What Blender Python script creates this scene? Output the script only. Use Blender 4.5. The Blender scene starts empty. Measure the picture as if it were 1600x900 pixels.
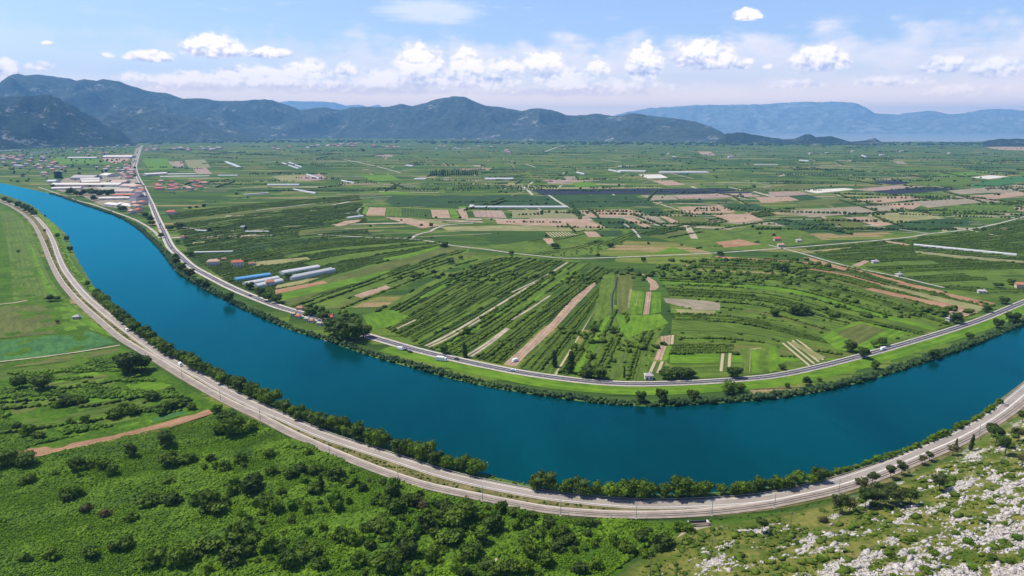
import bpy, math, random
import numpy as np
from mathutils import Vector
rng = np.random.default_rng(7); random.seed(7)
R = math.radians
# ------------------------------------------------------------------ camera
CH, F, PITCH = 180.0, 1042.0, R(13.5)
scene = bpy.context.scene
cam_d = bpy.data.cameras.new('camera'); cam = bpy.data.objects.new('camera', cam_d)
scene.collection.objects.link(cam); scene.camera = cam
cam.location = (0, 0, CH); cam.rotation_euler = (R(90) - PITCH, 0, 0)
cam_d.sensor_width = 36; cam_d.lens = 36 * F / 1600; cam_d.clip_start = 1; cam_d.clip_end = 150000
# ------------------------------------------------------------------ light
SUN_EL, SUN_AZ = R(60), R(-72)          # azimuth from +Y towards +X : sun beyond the plain, to the left
sd = Vector((math.sin(SUN_AZ) * math.cos(SUN_EL), math.cos(SUN_AZ) * math.cos(SUN_EL), math.sin(SUN_EL)))
sun_d = bpy.data.lights.new('sun', 'SUN'); sun = bpy.data.objects.new('sun', sun_d)
scene.collection.objects.link(sun); sun_d.energy = 5.0; sun_d.angle = R(0.5); sun_d.color = (1, .94, .82)
sun.rotation_euler = sd.to_track_quat('Z', 'Y').to_euler()
scene.view_settings.view_transform = 'Standard'; scene.view_settings.look = 'None'
scene.view_settings.exposure = 0.50; scene.view_settings.gamma = 1
HAZE_DENSITY, HAZE_COLOR = 4.5e-5, (.21, .52, .94)

def px_dir(px, py):
    x = (px - 800) / F; y = (450 - py) / F
    return np.array([x, math.cos(PITCH) + y * math.sin(PITCH), -math.sin(PITCH) + y * math.cos(PITCH)])
def azel(px, py):
    d = px_dir(px, py); return math.degrees(math.atan2(d[0], d[1])), math.degrees(math.atan2(d[2], math.hypot(d[0], d[1])))

world = bpy.data.worlds.new('World'); scene.world = world; world.use_nodes = True
class NT:
    """tiny node-graph helper"""
    def __init__(s, tree): s.t = tree; tree.nodes.clear()
    def n(s, typ, **kw):
        nd = s.t.nodes.new(typ)
        for k, v in kw.items(): setattr(nd, k, v)
        return nd
    def put(s, sock, v):
        if hasattr(v, 'is_output') or hasattr(v, 'links'): s.t.links.new(v, sock)
        else:
            if isinstance(v, tuple) and len(v) == 3 and sock.type == 'RGBA': v = (*v, 1)
            sock.default_value = v
    def m(s, op, a, b=0.0, c=0.0, clamp=False):
        nd = s.n('ShaderNodeMath', operation=op, use_clamp=clamp)
        s.put(nd.inputs[0], a); s.put(nd.inputs[1], b); s.put(nd.inputs[2], c); return nd.outputs[0]
    def mix(s, f, a, b, mode='MIX'):
        nd = s.n('ShaderNodeMix', data_type='RGBA', blend_type=mode)
        s.put(nd.inputs[0], f); s.put(nd.inputs[6], a); s.put(nd.inputs[7], b); return nd.outputs[2]
    def noise(s, vec, scale, detail=4, rough=.55, lac=2.0, dist=0.0, kind='FBM', col=False):
        nd = s.n('ShaderNodeTexNoise'); 
        if vec is not None: s.put(nd.inputs['Vector'], vec)
        nd.inputs['Scale'].default_value = scale; nd.inputs['Detail'].default_value = detail
        nd.inputs['Roughness'].default_value = rough; nd.inputs['Distortion'].default_value = dist
        return nd.outputs[1 if col else 0]
    def ramp(s, f, lo, hi, a=0.0, b=1.0, smooth=True):
        nd = s.n('ShaderNodeMapRange', interpolation_type='SMOOTHSTEP' if smooth else 'LINEAR')
        s.put(nd.inputs[0], f); s.put(nd.inputs[1], lo); s.put(nd.inputs[2], hi); s.put(nd.inputs[3], a); s.put(nd.inputs[4], b)
        return nd.outputs[0]
    def vec(s, x, y, z=0.0):
        nd = s.n('ShaderNodeCombineXYZ'); s.put(nd.inputs[0], x); s.put(nd.inputs[1], y); s.put(nd.inputs[2], z); return nd.outputs[0]
    def sep(s, v):
        nd = s.n('ShaderNodeSeparateXYZ'); s.put(nd.inputs[0], v); return nd.outputs
    def scale(s, v, sc):
        nd = s.n('ShaderNodeVectorMath', operation='MULTIPLY'); s.put(nd.inputs[0], v); nd.inputs[1].default_value = sc; return nd.outputs[0]

# ---- sky: NISHITA + procedural clouds at their real directions (az, elevation)
g = NT(world.node_tree)
sky = g.n('ShaderNodeTexSky', sky_type='NISHITA', sun_disc=False)
sky.sun_elevation = SUN_EL; sky.sun_rotation = SUN_AZ; sky.altitude = 200; sky.air_density = 1.0; sky.dust_density = .6; sky.ozone_density = 2.0
tc = g.n('ShaderNodeTexCoord'); D = tc.outputs['Generated']; dx, dy, dz = g.sep(D)
AZ = g.m('MULTIPLY', g.m('ARCTAN2', dx, dy), 57.2958); EL = g.m('MULTIPLY', g.m('ARCSINE', dz), 57.2958)
P = g.vec(AZ, g.m('MULTIPLY', EL, 1.25), 0.0)
nbig = g.noise(P, .35, 3, .5); nmid = g.noise(P, 1.1, 7, .6); nfine = g.noise(P, 2.6, 6, .62)
vor = g.n('ShaderNodeTexVoronoi', feature='SMOOTH_F1'); g.put(vor.inputs['Vector'], P); vor.inputs['Scale'].default_value = 1.25; vor.inputs['Smoothness'].default_value = .35
puff = g.m('SUBTRACT', .62, vor.outputs['Distance'])
pert = g.m('ADD', g.m('MULTIPLY', g.m('SUBTRACT', nmid, .5), 2.2), g.m('ADD', g.m('MULTIPLY', g.m('SUBTRACT', nfine, .5), 1.0), g.m('MULTIPLY', puff, 1.1)))
# same perturbation sampled a little higher, used for shading of the billows
P2 = g.vec(g.m('SUBTRACT', AZ, .16), g.m('ADD', g.m('MULTIPLY', EL, 1.25), .30), 0.0)
pert2 = g.m('ADD', g.m('MULTIPLY', g.m('SUBTRACT', g.noise(P2, 1.1, 7, .6), .5), 2.2), g.m('MULTIPLY', g.m('SUBTRACT', g.noise(P2, 2.6, 6, .62), .5), 1.0))
WS = 1.12
CL = [ # px centre, half width, half height, weight
 (335,72,44,19,1),(235,87,34,10,.9),(417,82,36,10,.9),(75,67,10,4,.7),(10,105,24,16,.8),(60,103,28,9,.6),(165,84,18,7,.4),
 (480,108,36,17,1),(395,115,60,15,.9),(300,122,70,14,.8),(210,118,36,9,.6),(540,107,18,16,.7),(655,92,34,27,1),(728,100,24,30,.9),(600,120,70,22,.5),
 (790,103,40,18,.6),(850,95,30,20,.9),(935,103,18,20,.8),(1008,98,26,34,1),(1100,84,42,27,1),(1150,98,28,12,.8),(1168,22,20,11,.9),
 (1282,90,42,22,1),(1475,100,38,14,.8),(1557,104,38,17,.9),(1390,125,70,12,.45),(1500,140,90,14,.4),(880,140,200,16,.35),(1450,142,30,9,.5),
 (660,118,60,24,.7),(760,122,60,24,.6),(880,118,60,24,.55),(450,128,120,14,.5),(300,133,110,12,.4),(560,136,180,16,.45),(930,132,120,16,.4),(1250,130,60,12,.3),(1200,103,10,7,.5)]
mask = None; vpos = None
for (cx, cy, w, h, wt) in CL:
    a, e = azel(cx, cy); s_ = 1 / 18.2 / 1.0
    ws, hs = w * s_ * math.cos(R(a)) ** 2 * WS, h * s_ * 1.1
    u = g.m('MULTIPLY', g.m('SUBTRACT', AZ, a), 1 / ws); v = g.m('MULTIPLY', g.m('SUBTRACT', EL, e - hs * .3), 1 / hs)
    vl = g.m('MAXIMUM', v, g.m('MULTIPLY', v, -2.3))      # flat-ish base
    vq = g.m('MULTIPLY', g.m('MAXIMUM', g.m('SUBTRACT', 1.6, g.m('ADD', g.m('MULTIPLY', u, u), g.m('MULTIPLY', v, v))), 0.0), v); vtop = vq if vpos is None else g.m('ADD', vpos, vq); vpos = vtop
    q = g.m('SUBTRACT', wt, g.m('ADD', g.m('MULTIPLY', u, u), g.m('MULTIPLY', vl, vl)))
    mask = q if mask is None else g.m('SMOOTH_MAX', mask, q, .15)
cm = g.m('ADD', mask, g.m('MULTIPLY', pert, .62))
cden = g.ramp(cm, -.32, .52)
lit = g.ramp(g.m('ADD', g.m('SUBTRACT', g.m('MULTIPLY', pert2, .75), g.m('MULTIPLY', pert, .55)), g.m('MULTIPLY', vtop, -.42)), .40, -.42)
# a sheet of thin high cloud in the lower sky + wisps
band_top = g.m('ADD', 7.0, g.m('ADD', g.m('MULTIPLY', g.m('SUBTRACT', nbig, .5), 5.0), g.m('MULTIPLY', g.m('SUBTRACT', g.noise(g.vec(g.m('MULTIPLY', AZ, .12), g.m('MULTIPLY', EL, .8)), 1.0, 4, .6), .5), 3.0)))
band = g.ramp(g.m('SUBTRACT', band_top, EL), -.5, 1.6)
side = g.ramp(AZ, -30.0, -2.0, .35, 1.0)
stex = g.ramp(g.noise(g.vec(g.m('MULTIPLY', AZ, .5), g.m('MULTIPLY', EL, 1.2)), .8, 6, .6), .3, .8, .55, .95)
band = g.m('MULTIPLY', g.m('MULTIPLY', band, side), stex)
wa, we = azel(672, 18)
wu = g.m('MULTIPLY', g.m('SUBTRACT', AZ, wa), .22); wv = g.m('MULTIPLY', g.m('SUBTRACT', EL, we), 1.0)
wis = g.m('SUBTRACT', 1.0, g.m('ADD', g.m('MULTIPLY', wu, wu), g.m('MULTIPLY', wv, wv)))
wn = g.noise(g.vec(g.m('MULTIPLY', AZ, .25), g.m('MULTIPLY', EL, 1.4)), 1.2, 7, .65)
wisp = g.m('MULTIPLY', g.ramp(g.m('ADD', wis, g.m('MULTIPLY', g.m('SUBTRACT', wn, .5), 2.0)), -.3, .9), .8)
gen = g.m('MULTIPLY', g.ramp(wn, .56, .8), g.m('MULTIPLY', g.ramp(EL, 5.0, 8.0), g.ramp(EL, 20.0, 11.0, 0.0, .45)))
SKYC = g.mix(1.0, sky.outputs[0], (.119, .114, .130), 'MULTIPLY')
c0 = g.mix(g.m('MAXIMUM', wisp, gen), SKYC, (.74, .75, .86))
c1 = g.mix(band, c0, (1.02, .88, .83))
ccol = g.mix(lit, (.50, .50, .66), (1.26, 1.09, .98))
c2 = g.mix(cden, c1, ccol)
low = g.ramp(EL, -1.0, .5)
c2 = g.mix(g.ramp(EL, 4.2, .6), c2, (2.5, 1.65, 1.0))
c3 = g.mix(low, (.25, .3, .38), c2)
bg = g.n('ShaderNodeBackground'); g.put(bg.inputs[0], c3); bg.inputs[1].default_value = 1.0
out = g.n('ShaderNodeOutputWorld'); g.t.links.new(bg.outputs[0], out.inputs[0])

# ------------------------------------------------------------------ helpers
col = scene.collection
def tag(o, label=None, cat=None, group=None, kind=None):
    if label: o['label'] = label
    if cat: o['category'] = cat
    if group: o['group'] = group
    if kind: o['kind'] = kind
    return o
def mk_mesh(name, V, Fc, mats=(), smooth=False, uv=None, mi=None, attrs=None):
    V = np.asarray(V, dtype=np.float32).reshape(-1, 3)
    me = bpy.data.meshes.new(name)
    if isinstance(Fc, np.ndarray):
        n, k = Fc.shape
        me.vertices.add(len(V)); me.vertices.foreach_set('co', V.ravel())
        me.loops.add(n * k); me.loops.foreach_set('vertex_index', Fc.ravel().astype(np.int32))
        me.polygons.add(n); me.polygons.foreach_set('loop_start', np.arange(0, n * k, k, dtype=np.int32))
        me.polygons.foreach_set('loop_total', np.full(n, k, dtype=np.int32))
    else:
        me.from_pydata([tuple(map(float, v)) for v in V], [], [tuple(map(int, f)) for f in Fc])
    for m_ in mats: me.materials.append(m_)
    if mi is not None: me.polygons.foreach_set('material_index', np.asarray(mi, dtype=np.int32))
    me.update(calc_edges=True)
    if smooth: me.polygons.foreach_set('use_smooth', np.ones(len(me.polygons), dtype=bool))
    if uv is not None:
        l = me.uv_layers.new(name='UVMap'); l.data.foreach_set('uv', np.asarray(uv, dtype=np.float32).ravel())
    for k_, (dom, arr) in (attrs or {}).items():
        a = me.attributes.new(k_, 'FLOAT', dom); a.data.foreach_set('value', np.asarray(arr, dtype=np.float32).ravel())
    me.validate(clean_customdata=False)
    return me
def link(name, me, parent=None, loc=None):
    o = bpy.data.objects.new(name, me); col.objects.link(o)
    if parent: o.parent = parent
    if loc is not None: o.location = [float(c) for c in loc]
    return o
def empty(name, loc=(0, 0, 0), rz=0):
    o = bpy.data.objects.new(name, None); col.objects.link(o); o.location = [float(c) for c in loc]; o.rotation_euler = (0, 0, float(rz)); o.empty_display_size = .5; return o
def copy_tree(o, parent=None):
    c = o.copy(); col.objects.link(c)
    if parent: c.parent = parent
    for ch in list(o.children): copy_tree(ch, c)
    return c
SEQ = {}
def seq(o, group, pre, suf, pos_=None):
    SEQ.setdefault(group + pre, []).append((o, pre, suf)); return o
def ordn(n): return str(n) + ('th' if 10 <= n % 100 <= 20 else {1: 'st', 2: 'nd', 3: 'rd'}.get(n % 10, 'th'))
class MB:
    def __init__(s): s.v = []; s.f = []; s.m = []
    def add(s, vs, fs, mi=0):
        b = len(s.v); s.v += [tuple(v) for v in vs]; s.f += [tuple(b + i for i in f) for f in fs]; s.m += [mi] * len(fs); return s
    def box(s, x0, x1, y0, y1, z0, z1, mi=0, tx=0, ty=0):
        return s.add([(x0, y0, z0), (x1, y0, z0), (x1, y1, z0), (x0, y1, z0), (x0 + tx, y0 + ty, z1), (x1 - tx, y0 + ty, z1), (x1 - tx, y1 - ty, z1), (x0 + tx, y1 - ty, z1)],
                     [(0, 3, 2, 1), (4, 5, 6, 7), (0, 1, 5, 4), (1, 2, 6, 5), (2, 3, 7, 6), (3, 0, 4, 7)], mi)
    def tube(s, a, b, r0, r1=None, n=8, mi=0):
        r1 = r0 if r1 is None else r1; a = np.array(a, float); b = np.array(b, float); d = (b - a) / np.linalg.norm(b - a)
        u = np.cross(d, (0, 0, 1) if abs(d[2]) < .9 else (1, 0, 0)); u /= np.linalg.norm(u); w = np.cross(d, u)
        vs = []
        for c, r in ((a, r0), (b, r1)):
            for i in range(n):
                t = 2 * math.pi * i / n; vs.append(c + r * (math.cos(t) * u + math.sin(t) * w))
        fs = [(i, (i + 1) % n, n + (i + 1) % n, n + i) for i in range(n)] + [tuple(range(n))[::-1], tuple(range(n, 2 * n))]
        return s.add(vs, fs, mi)
    def build(s, name, mats, parent=None, loc=None, smooth=False):
        mats = mats if isinstance(mats, (list, tuple)) else [mats]
        return link(name, mk_mesh(name, s.v, s.f, mats, smooth=smooth, mi=s.m), parent, loc)

# vectorised value noise
def _h(ix, iy, seed):
    n = (ix.astype(np.int64) * 374761393 + iy.astype(np.int64) * 668265263 + seed * 1442695041) & 0xffffffff
    n = ((n ^ (n >> 13)) * 1274126177) & 0xffffffff
    return ((n ^ (n >> 16)) & 0xffff) / 65535.0
def vnoise(x, y, seed=0):
    x = np.asarray(x, float); y = np.asarray(y, float)
    ix = np.floor(x); iy = np.floor(y); fx = x - ix; fy = y - iy
    fx = fx * fx * (3 - 2 * fx); fy = fy * fy * (3 - 2 * fy)
    a = _h(ix, iy, seed); b = _h(ix + 1, iy, seed); c = _h(ix, iy + 1, seed); d = _h(ix + 1, iy + 1, seed)
    return (a * (1 - fx) + b * fx) * (1 - fy) + (c * (1 - fx) + d * fx) * fy
def fbm(x, y, oct=5, seed=0, gain=.5, lac=2.03):
    s = 0; a = 1; t = 0
    for i in range(oct):
        s = s + a * vnoise(x, y, seed + i * 17); t += a; a *= gain; x = x * lac + 3.1; y = y * lac + 1.7
    return s / t

def at(px, py, z=0.0):
    d = px_dir(px, py); t = (z - CH) / d[2]; return np.array([d[0] * t, d[1] * t, z])
def pxs(pts, z=0.0): return np.array([at(x, y, z)[:2] for x, y in pts])
def crom(P, step=None, n=8):
    P = np.asarray(P, float); Q = np.vstack([2 * P[0] - P[1], P, 2 * P[-1] - P[-2]]); out_ = []
    for i in range(len(P) - 1):
        p0, p1, p2, p3 = Q[i:i + 4]
        # centripetal-ish: clamp the tangents for uneven spacing
        L = np.linalg.norm(p2 - p1); t1 = (p2 - p0); t2 = (p3 - p1)
        t1 = t1 / (np.linalg.norm(t1) + 1e-9) * L; t2 = t2 / (np.linalg.norm(t2) + 1e-9) * L
        k = n if step is None else max(2, int(L / step))
        for j in range(k):
            t = j / k; h00 = 2*t**3-3*t*t+1; h10 = t**3-2*t*t+t; h01 = -2*t**3+3*t*t; h11 = t**3-t*t
            out_.append(h00 * p1 + h10 * t1 + h01 * p2 + h11 * t2)
    out_.append(P[-1]); return np.array(out_)
def resample(P, n):
    d = np.r_[0, np.cumsum(np.linalg.norm(np.diff(P, axis=0), axis=1))]; t = np.linspace(0, d[-1], n)
    return np.stack([np.interp(t, d, P[:, 0]), np.interp(t, d, P[:, 1])], 1)
def plen(P): return float(np.sum(np.linalg.norm(np.diff(P, axis=0), axis=1)))
def normals(P):
    t = np.gradient(P, axis=0); t /= np.linalg.norm(t, axis=1)[:, None] + 1e-9; return np.stack([-t[:, 1], t[:, 0]], 1)
def dist_poly(X, Y, P, signed=False):
    best = np.full(X.shape, 1e18); sg = np.ones(X.shape)
    for i in range(len(P) - 1):
        ax, ay = P[i]; bx, by = P[i + 1]; ex, ey = bx - ax, by - ay; L2 = ex * ex + ey * ey + 1e-9
        t = np.clip(((X - ax) * ex + (Y - ay) * ey) / L2, 0, 1)
        qx = X - ax - t * ex; qy = Y - ay - t * ey; d2 = qx * qx + qy * qy
        m_ = d2 < best; best = np.where(m_, d2, best)
        if signed: sg = np.where(m_, np.sign(ex * qy - ey * qx), sg)
    return np.sqrt(best) * (sg if signed else 1)
def inside(X, Y, P):
    c = np.zeros(np.shape(X), bool); n = len(P)
    for i in range(n):
        x1, y1 = P[i]; x2, y2 = P[(i + 1) % n]
        cond = ((y1 > Y) != (y2 > Y)) & (X < (x2 - x1) * (Y - y1) / (y2 - y1 + 1e-12) + x1); c ^= cond
    return c

# ------------------------------------------------------------------ traced lines (photo pixels -> ground)
S_ROAD = [(-60,292),(0,312),(37,327),(57,340),(72,357),(82,375),(91,400),(100,420),(115,441),(135,464),(160,486),(185,506),(225,536),(250,553),(282,572),(312,588),(350,610),(400,635),(450,657),(500,679),(550,696),(600,712),(645,727),(700,744),(750,756),(800,766),(850,775),(900,781),(950,786),(1000,789),(1050,789),(1100,787),(1150,784),(1200,779),(1250,769),(1300,757),(1350,741),(1400,723),(1450,701),(1500,679),(1550,650),(1575,631),(1600,610),(1660,560),(1760,500),(1900,445)]
RAIL = [(-60,297),(0,316),(25,328),(45,343),(57,360),(67,382),(78,410),(92,437),(110,460),(130,480),(155,502),(187,529),(220,549),(250,567),(287,590),(325,612),(362,632),(407,653),(450,676),(500,699),(550,720),(600,739),(650,756),(700,768),(750,778),(800,788),(850,797),(900,802),(950,805),(1000,806),(1050,805),(1100,802),(1150,797),(1200,790),(1250,780),(1300,769),(1350,754),(1400,735),(1450,714),(1500,692),(1537,672),(1575,647),(1600,628),(1660,578),(1760,514),(1900,455)]
S_BANK = [(-60,290),(0,302),(25,310),(50,320),(75,340),(92,354),(105,367),(112,385),(122,405),(135,427),(147,447),(160,466),(185,490),(215,514),(250,539),(300,567),(350,592),(400,616),(450,640),(500,659),(550,675),(600,692),(650,709),(700,724),(750,738),(800,750),(850,760),(900,766),(950,769),(1000,770),(1050,770),(1100,768),(1150,765),(1200,759),(1250,751),(1285,743),(1325,731),(1380,716),(1425,700),(1450,690),(1492,670),(1525,655),(1550,637),(1575,617),(1600,600),(1660,550),(1760,490),(1900,436)]
N_BANK = [(-60,283),(0,286),(12,288),(44,295),(75,302),(94,307),(119,316),(140,323),(162,330),(185,339),(212,354),(232,372),(250,390),(267,412),(280,427),(300,440),(325,455),(350,467),(375,480),(400,491),(455,515),(512,532),(550,546),(590,559),(650,575),(700,589),(750,601),(800,610),(900,625),(975,632),(1025,634),(1100,630),(1200,623),(1275,612),(1350,595),(1425,572),(1500,547),(1550,527),(1600,507),(1660,480),(1760,440),(1900,400)]
N_ROAD = [(222,227),(220,233),(217,240),(214,249),(211,259),(213,270),(218,282),(224,292),(230,305),(237,320),(246,342),(257,365),(267,386),(282,401),(300,417),(325,431),(362,450),(400,466),(437,480),(475,491),(520,506),(575,525),(612,536),(650,547),(700,559),(750,570),(800,580),(850,588),(925,597),(975,600),(1025,600),(1100,597),(1200,589),(1250,580),(1325,562),(1380,547),(1425,534),(1475,519),(1532,500),(1600,472),(1680,440),(1800,402)]
sroad = crom(pxs(S_ROAD), step=8); rail = crom(pxs(RAIL), step=8); sbank = crom(pxs(S_BANK), step=10); nbank = crom(pxs(N_BANK), step=10); nroad = crom(pxs(N_ROAD), step=12)
river_poly = np.vstack([sbank, nbank[::-1]])
# toe of the rocky hillside, south-east of the railway
TOE = [(850,1010),(905,940),(960,900),(1010,862),(1045,838),(1095,822),(1150,815),(1200,805),(1250,795),(1300,783),(1350,768),(1400,749),(1450,727),(1500,704),(1540,682),(1580,656),(1600,642),(1660,592),(1760,526),(1900,465)]
toe = crom(pxs(TOE), n=4); toe = np.vstack([[(-170, -60)], toe]) 
def hill_h(X, Y):
    d = -dist_poly(X, Y, toe, signed=True)           # positive on the hill side
    q = np.clip(d, 0, None)
    near = np.exp(-((X) ** 2 + Y ** 2) / 120. ** 2)
    z = q * .30 + 9 * (fbm(X / 60, Y / 60, 4, 5) - .5) * np.clip(q / 40, 0, 1) + 3.0 * (fbm(X / 13, Y / 13, 4, 9) - .5) * np.clip(q / 12, 0, 1)
    z = 95 * np.tanh(np.clip(z, 0, None) / 95)
    return np.where(d > 0, z, 0), d
# scrub area south of the railway (rough relief)
def height(X, Y, full=False):
    X = np.asarray(X, float); Y = np.asarray(Y, float)
    zh, dh = hill_h(X, Y)
    db = np.minimum(dist_poly(X, Y, sbank), dist_poly(X, Y, nbank)); ins = inside(X, Y, river_poly); sdv = np.where(ins, -db, db)
    zb = np.clip(sdv * .4 - .6, -2.5, 0)
    z = np.where(dh > 0, zh, zb)
    if full: return z, dh, sdv
    return z
def at_h(px, py):
    d = px_dir(px, py); t0 = 60.0; ts = t0 * np.exp(np.arange(0, 400) * .012)
    X, Y, Z = d[0] * ts, d[1] * ts, CH + d[2] * ts; hh, _ = hill_h(X, Y); k = np.argmax(Z < hh)
    lo, hi = ts[max(k - 1, 0)], ts[k]
    for _ in range(14):
        m_ = (lo + hi) / 2; z = CH + d[2] * m_; h1 = float(hill_h(np.array([d[0] * m_]), np.array([d[1] * m_]))[0][0])
        if z < h1: hi = m_
        else: lo = m_
    return np.array([d[0] * hi, d[1] * hi, CH + d[2] * hi])
def hz(x, y): return float(hill_h(np.array([float(x)]), np.array([float(y)]))[0][0])

# ------------------------------------------------------------------ materials
def new_mat(name):
    m_ = bpy.data.materials.new(name); m_.use_nodes = True; g_ = NT(m_.node_tree)
    return m_, g_
def finish(g_, shader, disp=None):
    o = g_.n('ShaderNodeOutputMaterial'); g_.t.links.new(shader, o.inputs[0])
def princ(g_, color, rough=.8, normal=None, spec=.3, metal=0.0):
    p = g_.n('ShaderNodeBsdfPrincipled'); g_.put(p.inputs['Base Color'], color); g_.put(p.inputs['Roughness'], rough)
    g_.put(p.inputs['Specular IOR Level'], spec); g_.put(p.inputs['Metallic'], metal)
    if normal is not None: g_.t.links.new(normal, p.inputs['Normal'])
    return p
def bump(g_, h, strength=.5, dist=1.0):
    b = g_.n('ShaderNodeBump'); g_.put(b.inputs['Height'], h); b.inputs['Strength'].default_value = strength; b.inputs['Distance'].default_value = dist; return b.outputs[0]
def pos(g_): return g_.n('ShaderNodeNewGeometry').outputs['Position']
def simple(name, c, rough=.7, var=.15, sc=.6, metal=0.0, spec=.3):
    m_, g_ = new_mat(name); p = pos(g_); n = g_.noise(p, sc, 5, .6); n2 = g_.noise(p, sc * 9, 3, .6)
    f = g_.m('ADD', g_.m('MULTIPLY', n, .65), g_.m('MULTIPLY', n2, .35))
    a = tuple(v * (1 - var) for v in c); b = tuple(min(1, v * (1 + var)) for v in c)
    finish(g_, princ(g_, g_.mix(g_.ramp(f, .3, .7), a, b), rough, spec=spec, metal=metal).outputs[0]); return m_
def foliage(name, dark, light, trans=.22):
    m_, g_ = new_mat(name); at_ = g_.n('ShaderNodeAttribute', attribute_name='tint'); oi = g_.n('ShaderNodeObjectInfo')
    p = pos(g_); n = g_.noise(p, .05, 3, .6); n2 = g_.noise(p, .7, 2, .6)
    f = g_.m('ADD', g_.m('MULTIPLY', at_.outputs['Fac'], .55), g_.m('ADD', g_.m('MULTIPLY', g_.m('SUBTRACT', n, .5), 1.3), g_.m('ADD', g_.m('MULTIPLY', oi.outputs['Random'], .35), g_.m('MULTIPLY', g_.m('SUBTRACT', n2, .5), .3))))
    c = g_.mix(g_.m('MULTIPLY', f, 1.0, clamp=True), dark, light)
    d = princ(g_, c, .75, spec=.15); t = g_.n('ShaderNodeBsdfTranslucent'); g_.put(t.inputs[0], g_.mix(1.0, c, (1.0, 1.25, .6), 'MULTIPLY'))
    mx = g_.n('ShaderNodeMixShader'); mx.inputs[0].default_value = trans; g_.t.links.new(d.outputs[0], mx.inputs[1]); g_.t.links.new(t.outputs[0], mx.inputs[2])
    finish(g_, mx.outputs[0]); return m_
def field(name, a, b, c=None, row=4.0, rowmix=.35, rough=.9, sc=.02, bumpy=.5):
    """a/b large-scale mottling, c the colour of the gaps between rows (UV: u along, v across, metres)"""
    m_, g_ = new_mat(name); uvn = g_.n('ShaderNodeUVMap'); u, v, _ = g_.sep(uvn.outputs[0]); p = pos(g_)
    n = g_.noise(p, sc, 5, .65); n2 = g_.noise(g_.vec(g_.m('MULTIPLY', u, .25), v, 0.0), .22, 4, .65); n3 = g_.noise(p, .9, 3, .6)
    n4 = g_.noise(p, .10, 4, .7); base = g_.mix(g_.ramp(g_.m('ADD', g_.m('MULTIPLY', n, .35), g_.m('ADD', g_.m('MULTIPLY', n2, .4), g_.m('MULTIPLY', n4, .25))), .42, .60), tuple(x * .88 for x in a), tuple(x * 1.08 for x in b)); base = g_.mix(g_.ramp(n4, .52, .70, 0, .35), base, tuple(x * .6 for x in a))
    base = g_.mix(g_.m('MULTIPLY', g_.m('ABSOLUTE', g_.m('SUBTRACT', n3, .5)), 1.6), base, tuple(x * .45 for x in a))
    if c is not None:
        vv = g_.m('ADD', v, g_.m('MULTIPLY', n3, 1.2)); w = g_.m('SINE', g_.m('MULTIPLY', vv, 2 * math.pi / row))
        base = g_.mix(g_.m('MULTIPLY', g_.ramp(w, -.1, .7), rowmix), base, c)
        hgt = g_.m('ADD', g_.m('MULTIPLY', w, -.5), n3)
    else: hgt = g_.m('ADD', n3, n2)
    finish(g_, princ(g_, base, rough, bump(g_, hgt, bumpy, .8), .1).outputs[0]); return m_

M = {}
M['orchard'] = field('orchard_grass', (.036,.068,.007), (.068,.115,.010), (.125,.155,.022), 5.0, .30)
M['orchard2'] = field('orchard_dark', (.026,.056,.008), (.044,.082,.012), (.09,.12,.025), 6.0, .25)
M['dark'] = field('dark_crop', (.020,.048,.012), (.034,.070,.014), None)
M['grass'] = field('bright_grass', (.062,.135,.006), (.110,.195,.010), (.07,.14,.02), 7.0, .2)
M['meadow'] = field('meadow_grass', (.052,.092,.008), (.092,.145,.014), (.09,.12,.035), 9.0, .25)
M['olive'] = field('olive_meadow', (.070,.085,.018), (.105,.118,.026), (.06,.09,.018), 8.0, .25)
M['sea'] = field('cool_green_crop', (.032,.098,.026), (.050,.135,.034), None, sc=.05)
M['straw'] = field('straw_field', (.17,.165,.065), (.24,.22,.10), (.11,.14,.045), 6.0, .3)
M['tan'] = field('pale_soil', (.27,.185,.125), (.34,.24,.165), (.25,.175,.12), 3.0, .2)
M['brown'] = field('brown_soil', (.24,.135,.075), (.31,.185,.105), (.21,.12,.07), 2.6, .25)
M['pink'] = field('pinkish_soil', (.24,.165,.135), (.31,.22,.185), (.15,.14,.08), 12.0, .3)
M['grey'] = field('greyish_stubble', (.20,.165,.12), (.26,.215,.15), (.15,.15,.08), 14.0, .35)
M['garden'] = field('garden_rows', (.065,.10,.02), (.045,.08,.015), (.36,.30,.18), 5.5, .85)
M['net'] = field('dark_crop_netting', (.018,.022,.032), (.024,.028,.040), (.03,.035,.05), 6.0, .3)
M['white'] = field('plastic_mulch', (.46,.43,.38), (.55,.52,.46), (.38,.32,.25), 5.0, .3)
M['verge'] = field('dry_verge', (.085,.085,.022), (.17,.145,.06), None, sc=.08)
M['dirt'] = field('dirt_track', (.27,.23,.16), (.36,.31,.22), None, sc=.05, bumpy=.2)
M['lane'] = field('pale_lane', (.28,.265,.21), (.37,.35,.28), None, sc=.05, bumpy=.1)
M['leaf'] = foliage('tree_leaves', (.026,.052,.004), (.110,.168,.011))
M['leaf_b'] = foliage('bright_leaves', (.040,.078,.004), (.135,.205,.010))
M['leaf_d'] = foliage('dark_leaves', (.020,.040,.005), (.075,.115,.011), .18)
M['leaf_r'] = foliage('dry_brown_leaves', (.045,.048,.012), (.125,.105,.034), .2)
M['pine'] = foliage('pine_needles', (.022,.036,.007), (.085,.105,.020), .15)
M['scrub'] = foliage('scrub_leaves', (.024,.064,.003), (.140,.245,.009))
M['row'] = foliage('orchard_leaves', (.030,.060,.004), (.100,.155,.010), .2)
M['reed'] = foliage('reed_leaves', (.022,.050,.014), (.060,.10,.028))
M['maquis'] = foliage('maquis_leaves', (.030,.060,.005), (.13,.185,.014))
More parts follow.
